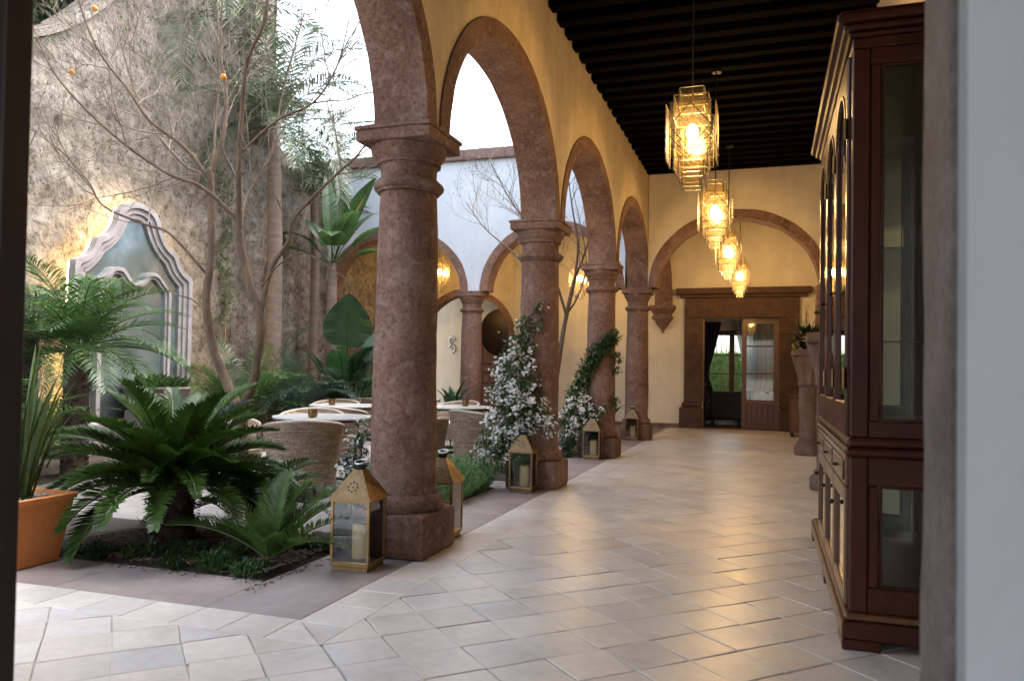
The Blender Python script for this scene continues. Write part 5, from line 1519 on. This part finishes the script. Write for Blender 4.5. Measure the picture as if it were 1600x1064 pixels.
# ---- broad leaved plants
BN = thing("banana_plant", "tall banana plant with torn paddle leaves before the white wall", "plant", (-8.15, 13.35, 0))
m = MB(); m.tube([(0, 0, -0.02), (0.02, 0.03, 1.2), (-0.02, 0.05, 2.4), (0, 0.02, 3.35)], [0.15, 0.13, 0.11, 0.08], 12); m.build("stem", M['palmtrunk'], BN, smooth='all')
m = MB()
for k in range(60):
    a = random.uniform(0, 2 * pi); z = random.uniform(3.15, 3.5); b_ = V((0.07 * cos(a), 0.07 * sin(a) + 0.02, z)); d = V((cos(a), sin(a), random.uniform(-1.2, 0.6))).normalized(); leafquad(m, b_, d, 0.22, 0.012)
m.build("dry_sheath", M['bark'], BN, fix=False)
for (a, e, L, W, dr, st, te) in ((-10, 64, 1.45, 0.25, 22, 0.5, 1), (150, 84, 1.5, 0.20, 12, 0.5, 0), (15, 44, 1.0, 0.21, 55, 0.55, 4), (165, 62, 0.9, 0.24, 50, 0.45, 2), (-60, 35, 0.9, 0.24, 80, 0.55, 5), (200, 25, 1.1, 0.24, 95, 0.5, 6), (60, 60, 1.15, 0.22, 40, 0.5, 2), (0, 18, 0.9, 0.2, 65, 0.6, 5), (100, 75, 1.3, 0.22, 25, 0.5, 1), (-35, 55, 1.0, 0.22, 60, 0.5, 3), (185, 45, 1.0, 0.22, 75, 0.5, 4)):
    blade((0, 0.02, 3.30), radians(a), radians(e), L, W, radians(dr), st, te).build("leaf", M['banana'], BN, fix=False)
BL = thing("elephant_ear", "broad dark leaved plant with one huge upright leaf beside the back arch", "plant", (-7.55, 12.95, 0))
for (a, e, L, W, dr, st, mt, ro) in ((-50, 87, 1.0, 0.46, 6, 1.70, 'bigleaf', 0.0), (150, 84, 0.7, 0.26, 25, 1.60, 'bigleaf', 0.5), (-15, 66, 0.95, 0.24, 62, 1.5, 'bluleaf', -0.7), (-35, 70, 0.8, 0.26, 70, 1.25, 'bigleaf', 0.3), (-70, 72, 0.8, 0.3, 60, 1.1, 'bigleaf', -0.2), (-20, 74, 0.75, 0.28, 80, 1.0, 'bigleaf', 0.2), (180, 66, 0.8, 0.26, 70, 1.3, 'bigleaf', 0.2), (210, 60, 0.7, 0.22, 60, 1.2, 'bigleaf', 0), (-40, 45, 0.75, 0.24, 80, 1.3, 'bigleaf', 0.3), (10, 40, 0.7, 0.22, 80, 1.0, 'bigleaf', 0), (-80, 55, 0.7, 0.24, 75, 0.9, 'bigleaf', 0), (60, 60, 0.7, 0.22, 60, 1.1, 'bigleaf', 0), (-25, 50, 0.6, 0.2, 70, 0.6, 'palm', 0), (-65, 35, 0.6, 0.2, 70, 0.7, 'palm', 0)):
    blade((0, 0, 0.0), radians(a), radians(e), L, W, radians(dr), st, 0, 14, 0.15, 0.01, ro).build("leaf", M[mt], BL, fix=False)
def leafy_pot(label, plabel, x, y, hp, rp, nl, L, W, mt='bigleaf', potmat='iron'):
    p = thing("plant_pot", plabel, "pot", (x, y, -0.008))
    MB().lathe([(rp * 0.7, 0), (rp * 0.75, 0.01), (rp, hp - 0.03), (rp * 1.05, hp - 0.025), (rp * 1.05, hp), (rp * 0.92, hp), (rp * 0.9, hp - 0.04)], 24).build("pot_body", M[potmat], p, smooth=40)
    MB().lathe([(rp * 0.9, hp - 0.041), (0.001, hp - 0.035)], 24, cap=False).build("soil", M['soil'], p)
    t = thing("leafy_plant", label, "plant", (x, y, hp - 0.045))
    for k in range(nl):
        az = k * 2.399; blade((0, 0, 0), az, radians(random.uniform(45, 82)), L * random.uniform(0.7, 1.1), W, radians(random.uniform(20, 60)), L * 0.5, 0, 8).build("leaf", M[mt], t, fix=False)
leafy_pot("dark broad leaved plant in a pot before the corner column", "black pot before the corner column", -2.78, 13.9, 0.36, 0.17, 14, 0.38, 0.06)
leafy_pot("dark leaved plant showing right of the nearest column", "black pot behind the table by the grey column", -5.62, 13.6, 0.40, 0.18, 9, 0.50, 0.075)

# ---- bare trees
def wander(p, d, L, n, j, up):
    pts = [V(p)]; d = V(d).normalized(); q = V(p)
    for i in range(n):
        d = (d + V((random.gauss(0, j), random.gauss(0, j), random.gauss(0, j) + up))).normalized(); q = q + d * (L / n); pts.append(q.copy())
    return pts
def twigs(tw, pts, r0, lvl, dens, Lr, bias=V((0, 0, 0.25)), start=0.2, leafmb=None):
    tot = sum((pts[i + 1] - pts[i]).length for i in range(len(pts) - 1))
    k = max(1, int(tot * dens))
    for _ in range(k):
        f = random.uniform(start, 1.0) * (len(pts) - 1); i = min(len(pts) - 2, int(f)); b = pts[i].lerp(pts[i + 1], f - i)
        t = (pts[i + 1] - pts[i]).normalized(); rnd = V((random.gauss(0, 1), random.gauss(0, 1), random.gauss(0, 1)))
        s = (rnd - t * rnd.dot(t)).normalized(); d = (t * random.uniform(0.5, 1.0) + s * random.uniform(0.5, 0.95) + bias).normalized()
        L = random.uniform(*Lr); r = r0 * random.uniform(0.6, 1.0); n = 6
        q = wander(b, d, L, n, 0.13, 0.03)
        tw.tube(q, [r * (1 - 0.8 * j / n) for j in range(n + 1)], 3 if lvl == 0 else 4, False)
        if leafmb is not None and lvl == 0:
            for j in range(2):
                if random.random() < 0.2:
                    dd = V((random.gauss(0, 1), random.gauss(0, 1), random.gauss(0, 1))).normalized(); leafquad(leafmb, q[random.randint(2, n)], dd, random.uniform(0.02, 0.045), 0.008)
        if lvl > 0: twigs(tw, q, r * 0.55, lvl - 1, dens * 1.5, (Lr[0] * 0.45, Lr[1] * 0.55), bias, 0.15, leafmb)
def smooth_path(P_, n=5):
    P_ = [V(p) for p in P_]; out = []
    for i in range(len(P_) - 1):
        a, b, c, d = P_[max(i - 1, 0)], P_[i], P_[i + 1], P_[min(i + 2, len(P_) - 1)]
        for k in range(n):
            t = k / n; out.append(0.5 * ((2 * b) + (c - a) * t + (2 * a - 5 * b + 4 * c - d) * t * t + (3 * b - a - 3 * c + d) * t ** 3))
    out.append(P_[-1]); return out
BT = thing("bare_tree", "twin stemmed bare tree with spreading twigs before the rubble wall", "tree", (0, 0, 0))
TY = 5.6
limbs = [
    ([(-4.20, 0.0, -0.05), (-4.21, 0.0, 0.25), (-4.26, 0.0, 0.57), (-4.28, 0, 0.92)], 0.080, 0.070, 0, 0),
    ([(-4.28, 0, 0.86), (-4.49, 0.05, 1.17), (-4.62, 0.05, 1.44), (-4.66, 0.0, 1.84), (-4.62, 0, 2.23), (-4.64, 0, 2.79), (-4.66, 0, 3.0)], 0.062, 0.030, 0, 0),
    ([(-4.66, 0, 2.93), (-4.60, 0.1, 3.35), (-4.67, 0.2, 3.81), (-4.82, 0.3, 4.17), (-4.89, 0.4, 4.9)], 0.034, 0.010, 5, 1),
    ([(-4.66, 0, 2.90), (-4.85, -0.1, 3.17), (-5.13, -0.2, 3.39), (-5.40, -0.2, 3.71), (-5.67, -0.3, 4.09), (-5.87, -0.4, 4.7)], 0.030, 0.008, 6, 1),
    ([(-4.64, 0, 2.75), (-4.85, 0.2, 2.98), (-5.28, 0.4, 3.17), (-5.80, 0.6, 3.57), (-6.28, 0.8, 4.10), (-6.6, 0.9, 4.7)], 0.027, 0.007, 6, 1),
    ([(-4.655, 0, 2.06), (-4.97, -0.1, 2.41), (-5.25, -0.1, 2.51), (-5.62, -0.2, 2.67), (-5.82, -0.2, 2.92), (-6.25, -0.1, 3.24), (-6.78, 0.0, 3.53)], 0.020, 0.006, 4, 1),
    ([(-4.64, 0.0, 2.5), (-4.80, 0.2, 2.95), (-5.02, 0.5, 3.6), (-5.08, 0.6, 4.1), (-5.2, 0.7, 4.9)], 0.026, 0.007, 5, 1),
    ([(-4.28, 0, 0.88), (-4.16, 0, 1.12), (-4.12, 0, 1.34), (-4.10, 0, 1.68), (-4.22, 0, 1.99), (-4.33, 0, 2.38), (-4.335, -0.01, 2.62)], 0.056, 0.034, 0, 0),
    ([(-4.34, 0, 2.53), (-4.28, -0.1, 3.04), (-4.26, -0.1, 3.43), (-4.14, -0.2, 3.81), (-3.97, -0.2, 4.18), (-3.93, -0.2, 4.9)], 0.036, 0.014, 4, 1),
    ([(-4.10, 0, 1.70), (-4.08, 0.1, 2.10), (-3.97, 0.2, 2.37), (-3.91, 0.2, 2.58), (-3.67, 0.4, 2.95), (-3.50, 0.5, 3.15), (-3.42, 0.6, 3.35)], 0.034, 0.008, 5, 1),
    ([(-4.34, 0, 2.52), (-4.57, -0.2, 2.78), (-4.84, -0.3, 2.89), (-5.35, -0.4, 3.24), (-5.88, -0.5, 3.76), (-6.2, -0.5, 4.3)], 0.028, 0.007, 6, 1),
    ([(-4.33, 0, 2.40), (-4.5, 0.3, 2.8), (-4.45, 0.6, 3.3), (-4.5, 0.8, 3.9), (-4.4, 1.0, 4.8)], 0.024, 0.007, 5, 1),
    ([(-4.278, -0.10, 3.06), (-4.05, 0.1, 3.4), (-3.82, 0.3, 3.6), (-3.65, 0.4, 3.95), (-3.6, 0.5, 4.4)], 0.018, 0.006, 4, 1),
    ([(-4.09, 0, 1.95), (-3.85, -0.1, 2.12), (-3.55, -0.2, 2.18), (-3.25, -0.2, 2.02), (-3.05, -0.2, 1.9)], 0.010, 0.004, 0, 0),
    ([(-4.66, 0, 1.75), (-4.9, 0.1, 1.86), (-5.15, 0.15, 1.93), (-5.35, 0.2, 2.1), (-5.6, 0.3, 2.2)], 0.011, 0.004, 1, 0),
]
TW = MB(); TL = MB()
for pts, ra, rb, dens, lvl in limbs:
    ra, rb = ra * 0.74, rb * 0.8
    pp = smooth_path([(p[0], TY + p[1], p[2]) for p in pts])
    m = MB(); m.tube(pp, [ra + (rb - ra) * k / (len(pp) - 1) + (0.003 * vnoise(k * 0.9, ra * 99) if ra > 0.03 else 0) for k in range(len(pp))], 10 if ra > 0.03 else 6)
    m.build("trunk" if ra > 0.04 else "branch", M['bark'], BT, smooth='all')
    if dens: twigs(TW, pp, 0.0078, 2, dens * 0.95, (0.5, 1.35), V((0, 0, 0.3)), 0.22, TL)
tag(TW.build("twig", M['twig'], BT, fix=False), kind='stuff')
tag(TL.build("young_leaf", M['sword'], BT, fix=False), kind='stuff')
for (x, y, z) in ((-6.26, 5.6, 4.02), (-5.79, 5.4, 4.47), (-4.62, 5.7, 3.84)):
    MB().sphere((x, y, z), 0.026, 10, 7).build("orange_fruit", M['orange'], BT, smooth='all')
BT2 = thing("bare_tree", "slender bare tree with fine twigs behind the jasmine column", "tree", (0, 0, 0))
TW = MB(); TL = MB()
for pts, ra, rb, dens in (([(-3.42, 12.2, -0.02), (-3.30, 12.2, 0.8), (-3.15, 12.2, 1.91), (-2.98, 12.2, 2.75)], 0.05, 0.03, 0),
                          ([(-2.98, 12.2, 2.7), (-2.90, 12.1, 3.3), (-2.98, 12.0, 3.9), (-3.1, 12.0, 4.7)], 0.024, 0.006, 5),
                          ([(-3.1, 12.2, 2.2), (-3.3, 12.0, 2.9), (-3.6, 11.9, 3.5), (-4.0, 11.8, 4.1), (-4.3, 11.7, 4.7)], 0.024, 0.005, 7),
                          ([(-3.2, 12.2, 1.6), (-3.5, 12.2, 2.6), (-4.0, 12.3, 3.2), (-4.6, 12.4, 3.7), (-5.0, 12.5, 4.2)], 0.024, 0.005, 6),
                          ([(-2.98, 12.2, 2.75), (-2.8, 12.4, 3.4), (-2.75, 12.6, 4.0), (-2.85, 12.8, 4.8)], 0.022, 0.005, 5),
                          ([(-3.1, 12.2, 2.2), (-2.95, 12.5, 2.6), (-2.9, 12.7, 3.2), (-3.2, 12.9, 4.4)], 0.018, 0.005, 5)):
    pp = smooth_path(pts); m = MB(); m.tube(pp, [ra + (rb - ra) * k / (len(pp) - 1) for k in range(len(pp))], 7); m.build("trunk" if dens == 0 else "branch", M['bark'], BT2, smooth='all')
    if dens: twigs(TW, pp, 0.0075, 2, dens * 0.8, (0.5, 1.1), V((0, 0, 0.45)), 0.15, TL)
tag(TW.build("twig", M['twig'], BT2, fix=False), kind='stuff'); tag(TL.build("young_leaf", M['sword'], BT2, fix=False), kind='stuff')

# ---- climbing plants with blossom
def star(mb, c, n, r):
    u = n.orthogonal().normalized(); v = n.cross(u); a0 = random.uniform(0, 6)
    for k in range(5):
        a = a0 + k * 2 * pi / 5; d = u * cos(a) + v * sin(a); s = n.cross(d)
        mb.add([c, c + d * r * 0.55 + s * r * 0.30 + n * r * 0.15, c + d * r + n * r * 0.1, c + d * r * 0.55 - s * r * 0.30 + n * r * 0.15], [(0, 1, 2, 3)])
def climber(name, label, stems, clumps, cat="vine", leaf='ivy', lw=1.0):
    t = thing(name, label, cat, (0, 0, 0))
    m = MB()
    for s in stems: m.tube(smooth_path(s), 0.009, 5, False)
    m.build("stem", M['twig'], t, smooth='all')
    L, F, B = MB(), MB(), MB()
    for (x, y, z, r, nl, nf) in clumps:
        c = V((x, y, z)); 
        def rp(k=1.0):
            d = V((random.gauss(0, 1), random.gauss(0, 1), random.gauss(0, 1))).normalized(); return d, c + V((d.x, d.y, d.z * 1.15)) * r * k
        nf = int(nf * 0.8)
        for _ in range(int(nl * 1.4)):
            d, p = rp(random.random() ** 0.5 * 1.05); dd = (d + V((random.gauss(0, 0.7), random.gauss(0, 0.7), random.gauss(0, 0.7) - 0.2))).normalized(); leafquad(L, p, dd, random.uniform(0.035, 0.075) * lw, random.uniform(0.010, 0.02) * lw)
        heads = [rp(random.uniform(0.75, 1.15)) for _ in range(max(1, nf // 9))] if nf else []
        for _ in range(nf):
            d, p = random.choice(heads); p = p + V((random.gauss(0, 1), random.gauss(0, 1), random.gauss(0, 1))) * 0.028
            nn = (d * 0.6 + V((random.gauss(0, 0.4) - 0.1, random.gauss(0, 0.4) - 0.4, random.gauss(0, 0.4) + 0.5))).normalized(); star(F, p, nn, random.uniform(0.015, 0.023))
            if random.random() < 0.15: leafquad(B, p, nn, 0.03, 0.004)
    tag(L.build("foliage", M[leaf], t, fix=False), kind='stuff')
    if F.v: tag(F.build("blossom", M['petal'], t, fix=False), kind='stuff')
    if B.v: tag(B.build("flower_bud", M['bud'], t, fix=False), kind='stuff')
    return t
cl = [(-2.52, 8.06, 1.72, 0.11, 90, 110), (-2.58, 8.04, 1.55, 0.13, 120, 60), (-2.64, 8.06, 1.36, 0.15, 160, 130), (-2.76, 8.14, 1.14, 0.12, 90, 110), (-2.48, 8.02, 1.20, 0.16, 170, 210), (-2.60, 8.0, 1.0, 0.18, 220, 230),
      (-2.40, 8.0, 0.98, 0.13, 110, 150), (-2.55, 7.98, 0.80, 0.19, 230, 260), (-2.36, 8.02, 0.80, 0.14, 100, 190), (-2.74, 8.06, 0.86, 0.15, 140, 150), (-2.84, 8.0, 0.60, 0.16, 170, 170), (-2.62, 7.98, 0.56, 0.18, 220, 160),
      (-2.92, 7.98, 0.34, 0.17, 190, 120), (-2.96, 7.9, 0.14, 0.15, 150, 60), (-2.72, 8.02, 0.34, 0.15, 160, 60), (-2.22, 8.06, 0.72, 0.09, 40, 90), (-2.44, 8.06, 1.50, 0.06, 30, 25), (-2.35, 8.06, 1.78, 0.06, 30, 12), (-2.36, 8.07, 1.95, 0.05, 22, 6), (-2.86, 8.2, 1.30, 0.07, 30, 45), (-2.92, 8.2, 1.02, 0.07, 30, 50)]
climber("climbing_jasmine", "white flowering jasmine climbing the left of the second column", [[(-2.9, 8.0, 0), (-2.75, 8.06, 0.4), (-2.6, 8.06, 0.9), (-2.62, 8.1, 1.4), (-2.5, 8.08, 1.8), (-2.34, 8.1, 2.05)]], cl)
cl = [(-2.18, 11.46, 1.80, 0.09, 130, 0), (-2.27, 11.44, 1.72, 0.10, 150, 0), (-2.38, 11.42, 1.62, 0.11, 170, 0), (-2.48, 11.43, 1.50, 0.12, 190, 0), (-2.57, 11.46, 1.36, 0.12, 190, 4), (-2.64, 11.5, 1.20, 0.12, 180, 10), (-2.70, 11.5, 1.05, 0.13, 180, 25), (-2.76, 11.48, 0.90, 0.17, 230, 90), (-2.74, 11.44, 0.72, 0.19, 230, 200), (-2.60, 11.42, 0.70, 0.15, 120, 150), (-2.82, 11.44, 0.52, 0.19, 220, 200), (-2.86, 11.44, 0.32, 0.18, 220, 130), (-2.84, 11.4, 0.12, 0.15, 180, 40), (-2.46, 11.42, 0.66, 0.10, 60, 70), (-2.64, 11.42, 0.48, 0.14, 130, 120), (-2.15, 11.56, 1.5, 0.06, 50, 0), (-2.16, 11.6, 1.3, 0.05, 30, 0), (-2.18, 11.6, 0.85, 0.07, 50, 0), (-2.3, 11.4, 0.74, 0.05, 20, 20)]
climber("climbing_ivy", "dark green vine with white blossom at its foot spiralling the third column", [[(-2.85, 11.4, 0), (-2.78, 11.45, 0.6), (-2.68, 11.48, 1.1), (-2.5, 11.45, 1.5), (-2.3, 11.45, 1.72), (-2.17, 11.5, 1.85)]], cl, lw=1.15)
cl = [(-2.76, 4.98, 0.80, 0.07, 40, 50), (-2.80, 4.96, 0.66, 0.08, 60, 45), (-2.77, 4.95, 0.52, 0.08, 60, 25), (-2.84, 4.92, 0.56, 0.05, 30, 30), (-2.74, 5.0, 0.38, 0.07, 50, 15)]
climber("climbing_jasmine", "small sprig of white jasmine just left of the nearest column", [[(-2.78, 5.0, 0.0), (-2.78, 4.98, 0.4), (-2.76, 4.98, 0.8)]], cl)
cl = [(XW + 0.12, 11.45 + 0.08 * sin(k), 2.2 + k * 0.22, 0.13, 60, 0) for k in range(12)]
climber("wall_ivy", "narrow strip of dark ivy growing up the rubble wall", [[(XW + 0.12, 11.4, 0.0), (XW + 0.12, 11.5, 2.5), (XW + 0.12, 11.45, 4.8)]], cl)

# ---- rosemary bed and small ground plants
def tuft(name, label, x, y, r, h, n, mt, w=0.004, group=None, cat="shrub", spread=0.35):
    t = MB()
    for _ in range(n):
        a = random.uniform(0, 2 * pi); rr = r * sqrt(random.random()); b = V((rr * cos(a), rr * sin(a), 0.0)); d = V((cos(a) * rr / r * spread + random.gauss(0, 0.18), sin(a) * rr / r * spread + random.gauss(0, 0.18), 1)).normalized()
        L = h * random.uniform(0.6, 1.1) * (1 - 0.3 * (rr / r) ** 2); top_ = b + d * L; s = d.orthogonal().normalized() * w
        t.add([b - s, b + s, top_], [(0, 1, 2)])
        for k in range(5):
            p = b + d * L * random.uniform(0.3, 1.0); dd = (d * 0.7 + V((random.gauss(0, 0.6), random.gauss(0, 0.6), random.gauss(0, 0.4)))).normalized(); leafquad(t, p, dd, random.uniform(0.03, 0.055), w)
    o = thing(name, label, cat, (x, y, 0.0), 0, group)
    tag(t.build("foliage", M[mt], o, fix=False), kind='stuff')
    m = MB()
    for k in range(5):
        a = k * 1.3; m.tube([(0, 0, -0.01), (0.4 * r * cos(a), 0.4 * r * sin(a), h * 0.4)], [0.008, 0.004], 4)
    m.build("stem", M['twig'], o)
spots = [(-3.02, 6.25), (-3.30, 6.4), (-3.05, 6.62), (-3.36, 6.8), (-3.03, 6.98), (-3.32, 7.2), (-3.05, 7.36), (-3.34, 7.6), (-3.06, 7.72)]
words = ["nearest", "second", "third", "fourth", "fifth", "sixth", "seventh", "eighth", "farthest"]
for k, (x, y) in enumerate(spots):
    tuft("rosemary_bush", f"{words[k]} green rosemary bush in the bed between the first two columns", x, y, random.uniform(0.17, 0.27), random.uniform(0.34, 0.52), 520, 'herb', 0.0045, "rosemary bushes between the columns", 'shrub', random.uniform(0.5, 0.9))
gs = [(-2.98, 4.04, "fern tuft at the very corner of the front bed"), (-3.22, 4.03, "fern tuft along the bed edge under the small cycad"), (-3.5, 4.04, "fern tuft along the bed edge left of the small cycad"), (-3.85, 4.08, "fern tuft in front of the big cycad's trunk"), (-3.62, 5.02, "fern tuft behind the big cycad on the right"), (-4.55, 5.0, "fern tuft behind the big cycad on the left"), (-2.93, 4.75, "fern tuft beside the first lantern"), (-4.15, 4.02, "fern tuft along the bed edge beside the terracotta pot"), (-3.35, 4.3, "fern tuft in the bed between the two cycads"), (-3.68, 4.28, "fern tuft to the right of the big cycad's trunk"), (-3.12, 4.7, "fern tuft behind the small cycad")]
for x, y, lb in gs: tuft("ground_fern", lb, x, y, random.uniform(0.07, 0.12), random.uniform(0.07, 0.12), 90, 'palm', 0.006, "small ferns on the bed soil", "fern", 0.9)

# ---- trees beyond the walls
def leaf_tree(label, x, y, h, cr, cz, nl, mt, ls=0.16, sq=0.8, strands=0):
    t = thing("leafy_tree", label, "tree", (x, y, -0.05))
    m = MB(); m.tube([(0, 0, 0), (0.1, 0.05, cz * 0.5), (0, 0, cz)], [0.22, 0.17, 0.12], 8)
    cs = []
    for k in range(16):
        d = V((random.gauss(0, 1), random.gauss(0, 1), random.gauss(0, 0.8))).normalized(); c = V((0, 0, cz)) + V((d.x * cr, d.y * cr, d.z * cr * sq)) * random.uniform(0.35, 0.85); cs.append(c)
        m.tube([(0, 0, cz * 0.75), tuple(V((0, 0, cz * 0.85)).lerp(c, 0.5)), tuple(c)], [0.07, 0.04, 0.015], 5)
    m.build("trunk", M['bark'], t)
    L = MB()
    for k in range(nl):
        c = random.choice(cs); d = V((random.gauss(0, 1), random.gauss(0, 1), random.gauss(0, 1))).normalized(); p = c + d * cr * 0.42 * random.random() ** 0.45
        dd = (d + V((random.gauss(0, 0.8), random.gauss(0, 0.8), random.gauss(0, 0.8) - 0.2))).normalized(); leafquad(L, p, dd, ls * random.uniform(0.7, 1.3), ls * 0.22)
    for k in range(strands):
        c = random.choice(cs); p = c + V((random.gauss(0, 0.5), random.gauss(0, 0.5), -0.2)); q = p + V((0, 0, -random.uniform(0.6, 1.6)))
        L.tube([p, q], 0.006, 3, False)
    tag(L.build("crown", M[mt], t, fix=False), kind='stuff')
leaf_tree("dark dense tree overhanging the rubble wall at the top left", -11.4, 10.4, 9, 2.7, 7.6, 16000, 'tree_dk', 0.20, 0.9, 90)
leaf_tree("dark tree behind the rubble wall beyond the left edge", -11.8, 7.6, 9, 2.4, 7.0, 8000, 'tree_dk', 0.2)
leaf_tree("hazy green tree beyond the roof railing", -15.5, 27, 10, 2.6, 7.6, 5000, 'palm_far', 0.22)
